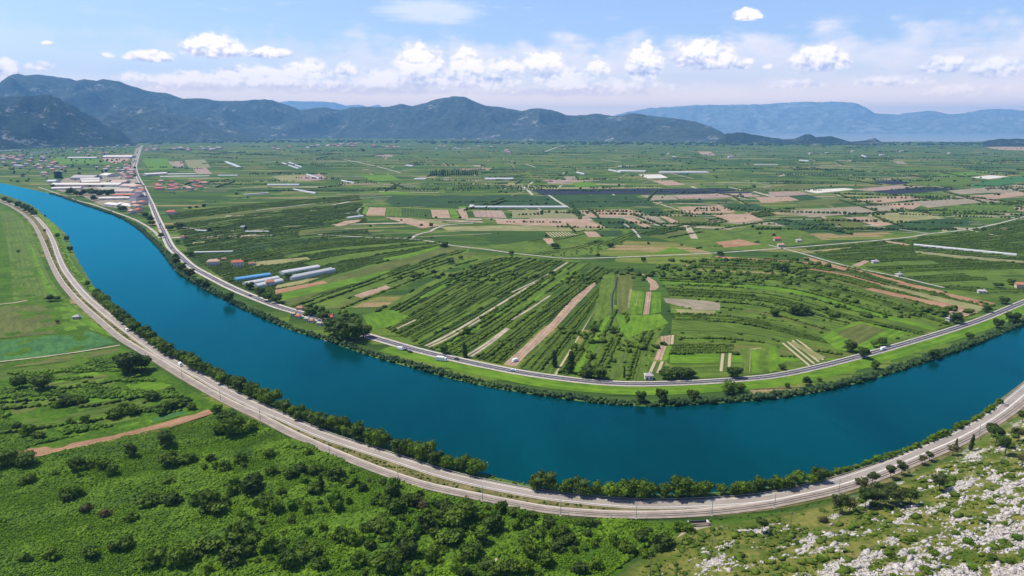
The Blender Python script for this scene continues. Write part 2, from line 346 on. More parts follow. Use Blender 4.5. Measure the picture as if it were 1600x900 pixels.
M['bark'] = simple('bark', (.11, .085, .06)); M['asphalt'] = simple('asphalt', (.050, .045, .048), .85, .2, .05)
M['asphalt_pale'] = simple('weathered_asphalt', (.225, .193, .165), .85, .16, .05)
M['gravel'] = simple('pale_gravel', (.36, .315, .27), .95, .2, .08)
M['ballast'] = simple('railway_ballast', (.23, .19, .155), .95, .25, .15)
M['steel'] = simple('steel_rail', (.22, .19, .17), .5, .2); M['paint'] = simple('white_paint', (.8, .8, .78), .6, .08)
M['concrete'] = simple('concrete', (.42, .40, .36), .85, .15); M['metal'] = simple('galvanised_metal', (.33, .34, .34), .5, .1, metal=.4)
M['wood'] = simple('weathered_wood', (.16, .12, .085)); M['rock'] = None

# ------------------------------------------------------------------ ground: one sheet
rr = 45.0 * np.exp(np.arange(0, 1150) * .0060); rr = rr[rr < 44500]
aa = np.radians(np.linspace(-62, 62, 560)); A_, R_ = np.meshgrid(aa, rr)
GX = R_ * np.sin(A_); GY = R_ * np.cos(A_) - 30
GZ, DH, SD = height(GX, GY, True)
nearS = (DH < 0) & (dist_poly(GX, GY, rail, True) < -6)     # south of the railway
relief = (fbm(GX / 14, GY / 14, 4, 21) - .5) * 1.6
GZ = GZ + np.where(nearS & (GY < 900), relief * np.clip((-dist_poly(GX, GY, rail, True) - 6) / 12, 0, 1) * np.clip(-DH / 10, 0, 1), 0)
rockm = fbm((GX * .85 + GY * .52) / 15, (GY * .85 - GX * .52) / 6.0, 6, 33, .74)
hillm = np.clip(DH / 6, 0, 1); rockm = rockm + .07 * np.clip(DH / 150, 0, 1) - .07 * (1 - np.clip(DH / 75, 0, 1)) + .12 * (np.clip((GX - 60) / 150, 0, 1) - .66)
nr, nc = GX.shape; idx = np.arange(nr * nc).reshape(nr, nc)
Q = np.stack([idx[:-1, :-1], idx[:-1, 1:], idx[1:, 1:], idx[1:, :-1]], -1).reshape(-1, 4)
southm = np.where(nearS, 1.0, 0.0); bankm = np.clip(1 - np.abs(SD) / 14., 0, 1)
ROCK_T = .575
mg, g_ = new_mat('ground'); p = pos(g_); x_, y_, z_ = g_.sep(p)
def attr(nm): return g_.n('ShaderNodeAttribute', attribute_name=nm).outputs['Fac']
def parcels(ang, w, l, seed):
    ca, sa = math.cos(ang), math.sin(ang)
    wob = g_.m('MULTIPLY', g_.m('SUBTRACT', g_.noise(p, .0009, 2, .5), .5), 260.0)
    u = g_.m('ADD', g_.m('ADD', g_.m('MULTIPLY', x_, ca), g_.m('MULTIPLY', y_, sa)), wob); v = g_.m('ADD', g_.m('SUBTRACT', g_.m('MULTIPLY', y_, ca), g_.m('MULTIPLY', x_, sa)), wob)
    ri = g_.m('FLOOR', g_.m('MULTIPLY', v, 1 / w)); wn_ = g_.n('ShaderNodeTexWhiteNoise', noise_dimensions='2D'); g_.put(wn_.inputs[0], g_.vec(ri, seed))
    cu = g_.m('FLOOR', g_.m('ADD', g_.m('MULTIPLY', u, 1 / l), g_.m('MULTIPLY', wn_.outputs[0], 7.0)))
    w2 = g_.n('ShaderNodeTexWhiteNoise', noise_dimensions='3D'); g_.put(w2.inputs[0], g_.vec(ri, cu, seed)); return w2.outputs[0], v
c1_, v1 = parcels(R(4), 26., 150., 1.0); c2_, v2 = parcels(R(-14), 44., 230., 2.0)
zone = g_.ramp(g_.noise(p, .0012, 2, .4), .47, .53)
cell = g_.m('ADD', g_.m('MULTIPLY', c1_, g_.m('SUBTRACT', 1.0, zone)), g_.m('MULTIPLY', c2_, zone))
cr = g_.n('ShaderNodeValToRGB'); g_.put(cr.inputs[0], cell); cr.color_ramp.interpolation = 'CONSTANT'
stops = [(0, (.018,.046,.010)), (.24, (.036,.074,.012)), (.40, (.022,.054,.011)), (.53, (.070,.118,.018)), (.65, (.036,.078,.013)), (.75, (.105,.14,.030)), (.87, (.135,.135,.05)), (.93, (.20,.155,.10)), (.97, (.05,.12,.016))]
el = cr.color_ramp.elements
while len(el) < len(stops): el.new(.5)
for e, (t, c) in zip(el, stops): e.position = t; e.color = (*c, 1)
n1 = g_.noise(p, .03, 6, .65); n2 = g_.noise(p, .35, 4, .65); n3 = g_.noise(p, .004, 4, .6)
plain = g_.mix(g_.ramp(n1, .4, .75, 0, .45), cr.outputs[0], (.036, .078, .012)); plain = g_.mix(g_.ramp(n2, .42, .72, 0, .6), plain, (.016, .042, .008)); hd = g_.m('ABSOLUTE', g_.m('SUBTRACT', g_.m('FRACT', g_.m('MULTIPLY', g_.m('ADD', v1, g_.m('MULTIPLY', n2, 6.0)), 1 / 26.)), .5)); plain = g_.mix(g_.ramp(hd, .42, .47, 0, .8), plain, (.010, .030, .007))
stripes = g_.m('SINE', g_.m('MULTIPLY', g_.m('ADD', v1, g_.m('MULTIPLY', n2, 2.0)), 2 * math.pi / 6.)); plain = g_.mix(g_.ramp(stripes, 0.0, 1.0, 0, .22), plain, (.07, .11, .03))
scr = g_.mix(g_.ramp(g_.m('ADD', g_.m('MULTIPLY', n1, .5), g_.m('MULTIPLY', n2, .5)), .36, .66), (.024, .060, .004), (.075, .145, .008)); scr = g_.mix(g_.ramp(n3, .45, .62, 0, .5), scr, (.055, .100, .010))
plain = g_.mix(1.0, plain, (1.32, 1.18, .9), 'MULTIPLY'); gcol = g_.mix(attr('south'), plain, scr)
bankc = g_.mix(g_.ramp(n2, .35, .65), (.045, .10, .015), (.12, .16, .045)); gcol = g_.mix(g_.m('MULTIPLY', attr('bank'), .8), gcol, bankc)
hilln = g_.noise(p, .09, 6, .65); grassh = g_.mix(g_.ramp(hilln, .35, .65), (.056, .080, .009), (.155, .145, .036)); grassh = g_.mix(g_.ramp(g_.noise(p, .28, 4, .6), .5, .68, 0, .75), grassh, (.045, .095, .012))
grassh = g_.mix(g_.ramp(g_.noise(p, .035, 4, .6), .6, .75, 0, .6), grassh, (.24, .17, .085))
rk = g_.ramp(g_.m('ADD', attr('rockm'), g_.m('MULTIPLY', g_.m('SUBTRACT', g_.noise(p, .55, 6, .7), .5), .55)), ROCK_T, ROCK_T + .03)
rockc = g_.mix(g_.ramp(g_.noise(p, 1.2, 5, .7), .35, .7), (.24, .22, .19), (.50, .46, .42))
hc = g_.mix(rk, grassh, rockc); gcol = g_.mix(attr('hillm'), gcol, hc)
sh = princ(g_, gcol, .95, bump(g_, g_.m('ADD', n2, g_.m('MULTIPLY', g_.noise(p, 1.3, 5, .7), .6)), .7, 1.2), .08); finish(g_, sh.outputs[0])
me = mk_mesh('ground', np.stack([GX, GY, GZ], -1), Q, [mg], smooth=True, attrs={'south': ('POINT', southm), 'bank': ('POINT', bankm), 'hillm': ('POINT', hillm), 'rockm': ('POINT', rockm)})
tag(link('ground', me), kind='structure')

# ------------------------------------------------------------------ water
def water(name, body, ripple=.5, rough=.12, tint=(.08, .72, .86)):
    m_, g_ = new_mat(name); p = pos(g_); n = g_.noise(p, .5, 4, .6); nb = g_.noise(g_.scale(p, (1, .35, 1)), .012, 4, .6)
    c = g_.mix(g_.ramp(nb, .35, .65), tuple(v * .82 for v in body), tuple(v * 1.2 for v in body))
    nb_ = bump(g_, n, ripple, .12); df = g_.n('ShaderNodeBsdfDiffuse'); g_.put(df.inputs[0], c); gl = g_.n('ShaderNodeBsdfGlossy'); g_.put(gl.inputs[0], tint); gl.inputs['Roughness'].default_value = rough; g_.t.links.new(nb_, gl.inputs['Normal'])
    fr = g_.n('ShaderNodeFresnel'); fr.inputs[0].default_value = 1.33; mx = g_.n('ShaderNodeMixShader'); g_.t.links.new(fr.outputs[0], mx.inputs[0]); g_.t.links.new(df.outputs[0], mx.inputs[1]); g_.t.links.new(gl.outputs[0], mx.inputs[2])
    finish(g_, mx.outputs[0]); return m_
M['river'] = water('river_water', (.0, .029, .032), rough=.2); M['sea_water'] = water('sea_water', (.10, .14, .17), .6, .3, (.75, .72, .62))
N_ = 420; a = resample(sbank, N_); b = resample(nbank, N_); d = (b - a); L = np.linalg.norm(d, axis=1)[:, None]; a2 = a - d / L * 5; b2 = b + d / L * 5
V = np.zeros((N_ * 2, 3)); V[:N_, :2] = a2; V[N_:, :2] = b2; V[:, 2] = -.6
Fq = np.array([(i, i + 1, N_ + i + 1, N_ + i) for i in range(N_ - 1)])
tag(link('river_water', mk_mesh('river_water', V, Fq, [M['river']])), kind='structure')
SEA = [(1130,221),(1250,221.5),(1340,221.8),(1440,221.5),(1500,222),(1560,220.5),(1640,219.5),(1800,217)]
sp = pxs(SEA); far = np.array([[42000 * math.sin(t), 42000 * math.cos(t)] for t in np.radians(np.linspace(14, 52, 12))])
sp = np.vstack([sp, far[::-1]]); V = np.c_[sp, np.full(len(sp), 1.0)]
tag(link('sea_water', mk_mesh('sea_water', V, [tuple(range(len(V)))], [M['sea_water']])), kind='structure')

# ------------------------------------------------------------------ roads
def ribbon(name, P, w, z, mat, off=0.0, kind='structure', closed_ends=None):
    n_ = normals(P); wv = np.broadcast_to(np.asarray(w, float), (len(P),))[:, None]; c = P + n_ * off
    A = c - n_ * wv / 2; B = c + n_ * wv / 2; k = len(P); V = np.zeros((2 * k, 3)); V[:k, :2] = A; V[k:, :2] = B; V[:, 2] = z
    f = np.array([(i, i + 1, k + i + 1, k + i) for i in range(k - 1)])
    s = np.r_[0, np.cumsum(np.linalg.norm(np.diff(P, axis=0), axis=1))]; uvv = np.zeros((2 * k, 2)); uvv[:k, 0] = s; uvv[k:, 0] = s; uvv[k:, 1] = w if np.isscalar(w) else 6
    o = link(name, mk_mesh(name, V, f, [mat], uv=uvv[f.ravel()])); tag(o, kind=kind); return o
ks = np.clip((np.linalg.norm(sroad, axis=1) - 900) / 900, 0, 1)
ribbon('verge_dry_grass', crom((sroad[::12] + 0), step=20), 17, .12, M['verge'], off=-3)
wS = np.interp(np.linalg.norm(sroad, axis=1), [600, 1100, 2500], [1, .86, .7])
ribbon('road_shoulder', sroad, 7.8 * wS, .30, M['gravel']); ribbon('road', sroad, 6.7 * wS, .36, M['asphalt_pale'])
ribbon('road_marking', sroad, .18, .40, M['paint'], off=2.3); ribbon('road_marking', sroad, .18, .40, M['paint'], off=-2.3)
ribbon('railway_ballast', rail, 5.6 * np.interp(np.linalg.norm(rail, axis=1), [600, 1100, 2500], [1, .8, .6]), .34, M['ballast'])
for o_ in (-.75, .75): 
    rl = resample(rail, 900); n_ = normals(rl); V = []; 
    for s_, zz in ((-.12, .40), (.12, .40), (.12, .62), (-.12, .62)): V.append(np.c_[rl + n_ * (o_ + s_), np.full(len(rl), zz)])
    k = len(rl); V = np.vstack(V); f = [(j * k + i, j * k + i + 1, ((j + 1) % 4) * k + i + 1, ((j + 1) % 4) * k + i) for j in range(4) for i in range(k - 1)]
    tag(link('railway_rail', mk_mesh('railway_rail', V, np.array(f), [M['steel']])), kind='structure')
ribbon('railway_path', rail, 1.1, .37, M['gravel'], off=3.3)
ribbon('road_shoulder', nroad, np.interp(nroad[:, 0], [-500, 0, 200], [13, 11, 8.8]), .30, M['gravel']); ribbon('road', nroad, 6.6, .38, M['asphalt']); ribbon('road_marking', nroad, .22, .44, M['paint'])
for o_ in (-3.0, 3.0): ribbon('road_marking', nroad, .16, .44, M['paint'], off=o_)
def lane(pts, w=4.0, mat='lane', z=.5, name='path'): P = crom(pxs(pts), step=15); ribbon(name, P, w, z, M[mat]); return P
lane([(497,367),(572,371),(642,374),(670,377),(707,384),(760,390),(800,396),(840,400),(882,404),(950,403),(1025,400),(1112,396),(1175,392),(1215,389),(1255,386),(1337,379),(1420,371),(1450,366),(1512,359),(1562,349),(1600,339),(1680,320)], 5)
lane([(1200,383),(1255,397),(1300,410),(1345,421),(1400,432),(1437,441),(1475,450)], 4.5)
lane([(642,374),(652,367),(672,362),(677,359),(697,352),(740,349)], 6, z=.54); lane([(400,329),(487,319),(550,311),(612,307)], 7); lane([(520,321),(547,315)], 9); lane([(567,322),(559,330),(563,336)], 5)
lane([(816,291),(824,297),(832,305)], 8); lane([(857,305),(872,315),(888,325)], 7); lane([(852,237),(868,231),(882,227)], 16); lane([(400,246),(470,242),(600,238),(660,236)], 10)
lane([(536,249),(580,258),(626,270)], 10); lane([(200,339),(212,344),(230,354),(241,362),(250,372)], 5); lane([(212,283),(198,279),(182,276),(176,271)], 12); lane([(262,353),(300,357),(330,360)], 5)
lane([(60,292.5),(94,304),(119,313),(144,319.5),(180,332),(200,339)], 5); lane([(965,433),(962,448),(957,462),(957,492)], 1.6, 'net', z=.45, name='stream')
lane([(0,476),(20,474),(42,470)], 4, 'dirt'); lane([(0,566),(60,559),(120,551),(188,540)], 2.6, 'dirt'); lane([(1450,396),(1520,402),(1600,410)], 3.5, 'dirt'); lane([(975,350),(990,360),(1000,372)],4); lane([(1350,352),(1400,358),(1450,365)], 5)
lane([(1110,822),(1080,830),(1062,845),(1055,860)], 3.0, 'dirt', z=.9)

gr_ = sroad[(sroad[:, 0] > -520) & (sroad[:, 1] < 900)]; n_ = normals(gr_); k_ = len(gr_); V = []
for o1, z1 in ((4.05, .75), (4.18, .75), (4.18, 1.08), (4.05, 1.08)): V.append(np.c_[gr_ + n_ * o1, np.full(k_, z1)])
f = [(j * k_ + i, j * k_ + i + 1, ((j + 1) % 4) * k_ + i + 1, ((j + 1) % 4) * k_ + i) for j in range(4) for i in range(k_ - 1)]
gt = empty('guardrail', (0, 0, 0)); tag(gt, 'long grey metal guardrail on the river side of the near road', 'guardrail'); link('rail', mk_mesh('rail', np.vstack(V), np.array(f), [M['metal']]), gt)
mb = MB()
for q in resample(gr_ + n_ * 4.25, int(plen(gr_) / 4)): mb.box(q[0] - .06, q[0] + .06, q[1] - .06, q[1] + .06, 0, 1.0)
tag(mb.build('posts', M['metal'], gt), kind='stuff')
# ------------------------------------------------------------------ fields
fields = {}
def add_poly(pts_w, mt, z, ang=None):
    """a flat parcel: world polygon, UV axes along the longest side"""
    P_ = np.asarray(pts_w); 
    if ang is None:
        e = np.roll(P_, -1, 0) - P_; k = np.argmax(np.linalg.norm(e, axis=1)); ang = math.atan2(e[k][1], e[k][0])
    ca, sa = math.cos(ang), math.sin(ang); u = P_ @ np.array([ca, sa]); v = P_ @ np.array([-sa, ca])
    fields.setdefault(mt, []).append((np.c_[P_, np.full(len(P_), z)], np.c_[u, v]))
zc = [.12]
CLEAR = []; CLANES = []
def parcel(mt, pts):
    if len(pts) and max(p_[1] for p_ in pts) > 335 and mt not in ('orchard', 'orchard2', 'dark'): CLEAR.append(pxs(pts))
    if False: pass
    zc[0] += .0015; add_poly(pxs(pts), mt, zc[0])
orch = []      # strips that carry bush rows : (L, R polylines, density)
def fan(lines, n, types, seed=0, rows=True, gap=0.03, z=.07, jit=.5, hedge=.5):
    rg = random.Random(seed); Ls = [resample(crom(pxs(l), step=20), 16) for l in lines]
    for i in range(len(Ls) - 1):
        k = n[i] if isinstance(n, (list, tuple)) else n
        cuts = [0] + sorted([(j + rg.uniform(-jit, jit) * .7) / k for j in range(1, k)]) + [1]
        for j in range(k):
            t0, t1 = cuts[j], cuts[j + 1]; tt = t0 + gap * (t1 - t0), t1 - gap * (t1 - t0)
            a = Ls[i] * (1 - tt[0]) + Ls[i + 1] * tt[0]; b = Ls[i] * (1 - tt[1]) + Ls[i + 1] * tt[1]
            parts = [0, 15] if rg.random() < .5 else [0, rg.choice([5, 7, 9, 11]), 15]
            for s0, s1 in zip(parts[:-1], parts[1:]):
                mt = rg.choices([t for t, _ in types], [w for _, w in types])[0]
                ang = math.atan2(*(a[s1] - a[s0])[::-1])
                for q in range(s0, s1): add_poly([a[q], a[q + 1], b[q + 1], b[q]], mt, z, ang)
                if rows and mt in ('orchard', 'orchard2', 'dark', 'scrubby'): orch.append((a[s0:s1 + 1], b[s0:s1 + 1], mt))
            if rg.random() < hedge: orch.append((a, a * .985 + b * .015, 'hedge'))
G1 = [('orchard', 5), ('orchard2', 2), ('meadow', 2), ('grass', .8), ('olive', .6), ('tan', .25)]
G0 = [('orchard', 4), ('orchard2', 5), ('meadow', 1), ('olive', .4), ('dark', 2)]
fan([[(262,333),(400,318),(560,305)], [(285,372),(420,350),(570,330)], [(300,402),(430,380),(575,366)], [(345,432),(500,395),(690,378)]], [6, 5, 5], G0, 3)
fan([[(345,432),(500,395),(690,378)], [(430,478),(560,440),(700,386)]], 4, [('orchard2', 3), ('meadow', 2), ('grass', 1)], 4)
fan([[(440,480),(560,440),(705,388)], [(545,482),(690,425),(780,400)]], 7, [('meadow', 3), ('orchard', 3), ('grass', 1.2), ('olive', 1), ('scrubby', 1)], 5)
fan([[(570,497),(690,432),(790,402)], [(662,541),(743,498),(884,409)]], 12, [('orchard', 6), ('orchard2', 2), ('meadow', 1.4), ('grass', .4)], 6, hedge=.7)
fan([[(668,543),(748,500),(888,411)], [(728,557),(800,508),(925,412)]], 5, [('meadow', 2), ('grass', 1.4), ('orchard', 2), ('olive', .5)], 7)
fan([[(735,560),(810,505),(930,415)], [(785,570),(862,500),(960,425)]], 6, [('orchard', 5), ('orchard2', 2), ('meadow', .5)], 8, hedge=.8)
fan([[(808,574),(880,505),(955,430)], [(870,586),(915,510),(962,430)]], 5, [('garden', 2.2), ('orchard', 3), ('meadow', 1), ('straw', .6)], 9)
fan([[(872,587),(918,520),(945,470)], [(1010,597),(1020,545),(1040,510)]], 8, [('orchard', 5), ('scrubby', 3), ('meadow', 1), ('grass', .6)], 10, hedge=.7)
fan([[(1020,420),(1150,425),(1260,432),(1400,470),(1500,503)], [(1045,455),(1200,465),(1330,500),(1440,522)], [(1050,500),(1160,505),(1260,530),(1350,550)], [(1045,592),(1130,590),(1200,582),(1290,566)]], [7, 6, 6], [('orchard', 4), ('scrubby', 5), ('meadow', 3), ('grass', 1.4), ('olive', .5)], 11, hedge=.6)
fan([[(1120,400),(1300,414),(1450,450),(1550,478)], [(1060,420),(1250,430),(1400,468),(1500,500)]], 7, [('orchard', 4), ('meadow', 2), ('brown', .8), ('straw', .5), ('olive', 1)], 12, hedge=.7)
fan([[(1262,390),(1450,371),(1600,345)], [(1300,405),(1450,402),(1600,398)], [(1440,438),(1520,432),(1620,430)]], [6, 6], [('orchard', 4), ('meadow', 3), ('orchard2', 2), ('olive', 1)], 13, hedge=.6)
fan([[(1442,440),(1520,433),(1620,432)], [(1490,452),(1560,470),(1610,468)]], 4, [('meadow', 3), ('orchard', 3), ('straw', .4)], 14)
fan([[(720,388),(800,380),(880,366),(940,352)], [(880,402),(920,398),(960,385),(1000,366)]], 5, [('meadow', 4), ('scrubby', 3), ('orchard', 2), ('grass', .6)], 15, hedge=0)
fan([[(1000,365),(1100,345),(1200,330)], [(1110,394),(1200,388),(1290,378)]], 6, [('orchard', 3), ('meadow', 3), ('orchard2', 2), ('olive', .6)], 16)
# left bank fields
fan([[(0,601),(100,592),(190,579)], [(0,640),(150,625),(255,603)], [(0,690),(150,668),(300,634)]], [5, 5], [('meadow', 4), ('grass', 1.6), ('scrubby', 2), ('olive', .8)], 33, hedge=.45)
fan([[(0,330),(14,400),(20,470)], [(20,331),(45,400),(70,470)]], 3, [('meadow', 3), ('olive', 1)], 20, rows=False, hedge=0)
fan([[(20,331),(45,400),(70,470)], [(48,356),(75,430),(105,470)]], 3, [('grass', 1), ('meadow', 2)], 21, rows=False, hedge=0)
P_ = parcel
P_('olive', [(0,479),(78,476),(94,498),(96,520),(0,529)]); P_('grass', [(80,476),(106,474),(150,506),(180,528),(140,515),(98,520),(94,498)]); P_('sea', [(0,533),(96,522),(140,517),(182,536),(120,550),(0,566)])
P_('olive', [(0,569),(100,556),(188,544),(186,552),(100,565),(0,577)]); P_('meadow', [(0,580),(100,568),(180,558),(178,575),(80,590),(0,598)])
P_('grass', [(88,590),(180,575),(193,578),(130,592),(85,600)]); P_('grass', [(130,617),(240,596),(270,602),(210,622),(140,630)])
P_('grass', [(0,693),(60,688),(150,674),(235,655),(310,636),(316,640),(250,658),(175,677),(100,690),(47,698),(0,703)])
P_('sea', [(235,655),(310,635),(316,639),(240,660)])
P_('brown', [(47,701),(100,695),(175,681),(250,662),(312,644),(325,640),(334,645),(322,650),(275,665),(212,685),(150,697),(100,709),(50,714),(20,716),(20,706)])
P_('garden', [(742,880),(800,845),(848,824),(838,845),(815,858),(770,885)])
# mid plain parcels
P_('tan', [(929,441),(931,445),(915,462),(900,477),(880,500),(862,518),(830,548),(805,573),(787,570),(797,560),(820,540),(836,525),(862,503),(887,474),(905,458)])
P_('tan', [(997,427),(1005,428),(1025,440),(1030,448),(1025,453),(1015,454),(1016,445),(1010,436)]); P_('tan', [(1010,456),(1018,456),(1014,491),(1005,492)])
P_('olive', [(963,425),(992,425),(988,452),(982,490),(963,488),(965,450)]); P_('meadow', [(941,430),(960,425),(962,450),(958,490),(940,500),(925,505),(933,465)])
P_('grass', [(985,454),(1008,456),(1003,491),(982,490)]); P_('grass', [(1019,456),(1032,456),(1033,488),(1016,491)]); P_('grass', [(983,493),(1032,491),(1045,505),(1020,515),(990,525),(975,527)])
P_('straw', [(984,452),(988,452),(983,482),(980,482)]); P_('straw', [(996,455),(998,455),(995,478),(993,478)]); P_('grass', [(962,492),(975,492),(985,527),(972,527)])
P_('grey', [(1037,466),(1090,469),(1125,473),(1125,485),(1085,484),(1040,473)]); P_('straw', [(1055,483),(1118,486),(1116,491),(1060,490)])
P_('tan', [(1032,526),(1048,524),(1048,538),(1034,538)]); P_('garden', [(1048,524),(1058,523),(1057,538),(1047,538)]); P_('tan', [(1030,540),(1042,541),(1034,563),(1022,563)]); P_('grass', [(1042,541),(1050,540),(1044,563),(1035,563)])
P_('garden', [(1020,565),(1040,565),(1033,583),(1012,583)]); P_('garden', [(1124,553),(1144,552),(1142,582),(1123,580)]); P_('meadow', [(1158,545),(1200,543),(1205,580),(1160,584)]); P_('grass', [(1174,548),(1187,547),(1186,582),(1175,582)])
P_('straw', [(1172,545),(1190,543),(1190,545),(1174,547),(1172,582),(1170,582)]); P_('garden', [(1220,537),(1245,530),(1292,560),(1262,573)]); P_('straw', [(1232,535),(1240,534),(1290,558),(1280,563)])
P_('grass', [(1200,545),(1212,540),(1225,570),(1203,583)]); P_('grass', [(1280,525),(1340,502),(1420,520),(1360,548),(1310,548)]); P_('olive', [(1305,520),(1345,505),(1385,515),(1340,540)])
P_('straw', [(1254,402),(1262,402),(1325,420),(1322,423),(1290,414)]); P_('brown', [(1256,404),(1264,402),(1325,420),(1320,424)])
P_('brown', [(1405,441),(1412,441),(1475,455),(1470,459)]); P_('brown', [(1398,443),(1408,443),(1555,474),(1550,477)]); P_('straw', [(1375,447),(1385,446),(1540,480),(1530,487)]); P_('brown', [(1350,452),(1362,450),(1525,485),(1510,489)])
P_('tan', [(1472,488),(1490,481),(1528,488),(1505,496)]); P_('tan', [(1330,415),(1350,407),(1360,408),(1342,417)]); P_('straw', [(1430,392),(1500,400),(1600,408),(1600,411),(1500,404),(1430,395)])
P_('straw', [(1253,393),(1330,386),(1332,388),(1255,396)]); P_('tan', [(1374,377),(1384,376),(1422,382),(1418,384)])
P_('brown', [(1118,379),(1155,374),(1190,382),(1133,387)]); P_('grass', [(1017,397),(1050,386),(1082,395)]); P_('meadow', [(1070,378),(1090,375),(1120,387),(1125,392),(1110,392)])
P_('olive', [(430,470),(500,440),(640,400),(690,386),(745,383),(650,410),(540,440),(455,478)]); P_('grass', [(598,404),(640,396),(685,384),(690,387),(640,402),(600,408)])
P_('brown', [(430,453),(505,439),(513,442),(430,460)]); P_('straw', [(432,446),(480,436),(500,434),(470,444),(430,451)]); P_('grass', [(428,461),(500,446),(620,420),(560,442),(440,470)])
P_('tan', [(552,462),(603,446),(611,450),(565,466)]); P_('grass', [(565,492),(612,484),(640,495),(612,510),(580,516)]); P_('straw', [(400,409),(440,405),(480,402),(485,405),(440,412),(400,416)])
P_('straw', [(300,379),(320,377),(320,379),(300,381)]); P_('tan', [(520,352),(540,345),(568,343),(560,347),(530,354)])
# traced strip field beside the white paths
for q in ([(665,541),(700,524),(743,499),(800,464),(857,429),(887,410)], [(670,543),(705,527),(750,500)], [(728,557),(760,537),(792,513)], [(734,559),(765,538),(795,514)], [(800,500),(825,485),(860,462)], [(800,457),(830,443),(857,430)], [(620,514),(650,500)]):
    CLANES.append((crom(pxs(q), step=15), 2.6)); lane(q, 2.6 if q[0][0] != 665 else 3.2, 'dirt', z=.32)
P_('grey', [(100,279),(150,274),(205,275),(224,294),(226,318),(205,328),(160,322),(128,306),(80,296)]); P_('lane', [(150,292),(200,291),(222,300),(220,310),(190,306),(160,300)]); P_('grey', [(222,228),(214,262),(222,296),(236,318),(226,320),(208,284),(204,258),(212,232)]); P_('tan', [(160,243),(205,242),(203,250),(180,256),(160,250)])
# traced far parcels
P_('tan', [(577,324),(603,325),(601,337),(572,336)]); P_('grass', [(570,321),(577,324),(572,336),(566,334)]); P_('meadow', [(603,325),(627,325),(627,338),(601,337)]); P_('orchard2', [(627,325),(672,327),(675,340),(627,338)]); P_('tan', [(673,328),(700,328),(704,341),(676,340)])
P_('tan', [(600,339),(640,341),(690,352),(660,357),(625,347)]); P_('straw', [(640,341),(690,347),(705,351),(692,353)]); P_('grass', [(700,326),(712,329),(720,341),(706,342)]); P_('tan', [(715,329),(728,329),(732,341),(722,342)])
P_('pink', [(738,329),(785,329),(792,341),(742,339)]); P_('grass', [(712,316),(728,314),(735,324),(718,326)]); P_('meadow', [(752,342),(776,343),(776,350),(755,349)]); P_('tan', [(774,343),(800,343),(915,342),(950,357),(800,351),(777,350)])
P_('straw', [(688,355),(800,352),(950,357),(900,361),(700,361)]); P_('garden', [(800,330),(884,328),(905,340),(800,341)]); P_('tan', [(905,329),(983,327),(1007,337),(918,339)]); P_('dark', [(990,326),(1025,326),(1050,336),(1018,338)])
P_('dark', [(800,306),(857,306),(880,321),(800,322),(620,323),(600,315),(612,308),(700,305)]); P_('dark', [(862,306),(988,305),(1030,322),(892,325)]); P_('dark', [(920,340),(970,341),(1000,355),(950,357)]); P_('tan', [(972,341),(990,341),(1018,354),(1008,356)])
P_('grey', [(1000,340),(1025,339),(1040,347),(1020,351)]); P_('tan', [(1030,337),(1043,339),(1067,349),(1050,349)]); P_('grey', [(1000,305),(1050,305),(1060,312),(1020,313)]); P_('pink', [(1050,305),(1170,301),(1190,307),(1062,311)]); P_('dark', [(1028,313),(1140,311),(1148,314),(1040,318)])
P_('tan', [(1057,324),(1125,321),(1150,331),(1080,335)]); P_('dark', [(1125,321),(1175,318),(1200,325),(1170,331),(1152,330)]); P_('tan', [(1112,336),(1170,334),(1195,345),(1145,348)]); P_('olive', [(1045,339),(1075,336),(1112,346),(1070,349)])
P_('garden', [(852,363),(885,362),(905,367),(862,371)]); P_('tan', [(912,362),(930,362),(940,370),(920,371)]); P_('dark', [(985,360),(1025,358),(1042,367),(988,368)]); P_('dark', [(932,361),(970,360),(975,369),(940,370)]); P_('tan', [(848,373),(863,372),(866,382),(856,382)])
P_('net', [(832,296.5),(1122,294),(1178,299),(1170,302),(1040,303),(845,304.5)]); P_('straw', [(820,293),(1030,292),(1037,294),(828,296)]); P_('pink', [(848,281),(940,282),(900,285),(857,286)]); P_('grass', [(892,285),(925,285),(940,291),(900,292)]); P_('tan', [(1017,282),(1050,282),(1072,289),(1040,290)])
P_('white', [(997,273),(1032,272.5),(1044,278),(1012,279)]); P_('net', [(1360,284),(1417,280),(1455,283),(1395,289)]); P_('net', [(1362,299),(1450,292),(1497,296),(1397,304)]); P_('white', [(1250,297),(1320,294),(1340,296),(1275,302)]); P_('white', [(1517,277),(1547,274),(1577,276),(1545,280)])
P_('pink', [(1330,296),(1400,290),(1450,291),(1362,299)]); P_('pink', [(1192,292),(1225,291),(1238,296),(1200,298)]); P_('pink', [(1200,300),(1250,299),(1268,305),(1205,307)]); P_('tan', [(1180,308),(1232,307),(1250,313),(1190,317)]); P_('dark', [(1232,306),(1262,304),(1285,311),(1250,314)])
P_('grey', [(1235,329),(1385,320),(1407,329),(1265,340)]); P_('tan', [(1315,340),(1350,339),(1398,351),(1370,354),(1340,345)]); P_('straw', [(1350,339),(1425,331),(1478,340),(1400,349)]); P_('olive', [(1282,342),(1312,340),(1363,354),(1330,358)]); P_('dark', [(1200,345),(1268,343),(1320,359),(1265,364)])
P_('dark', [(1378,354),(1425,345),(1488,341),(1522,349),(1450,362)]); P_('tan', [(1335,312),(1412,306),(1445,310),(1375,318)]); P_('tan', [(1375,319),(1450,315),(1425,328),(1410,328)]); P_('grey', [(1425,315),(1500,310),(1545,315),(1450,325)]); P_('tan', [(1500,307),(1600,300),(1600,306),(1525,315)])
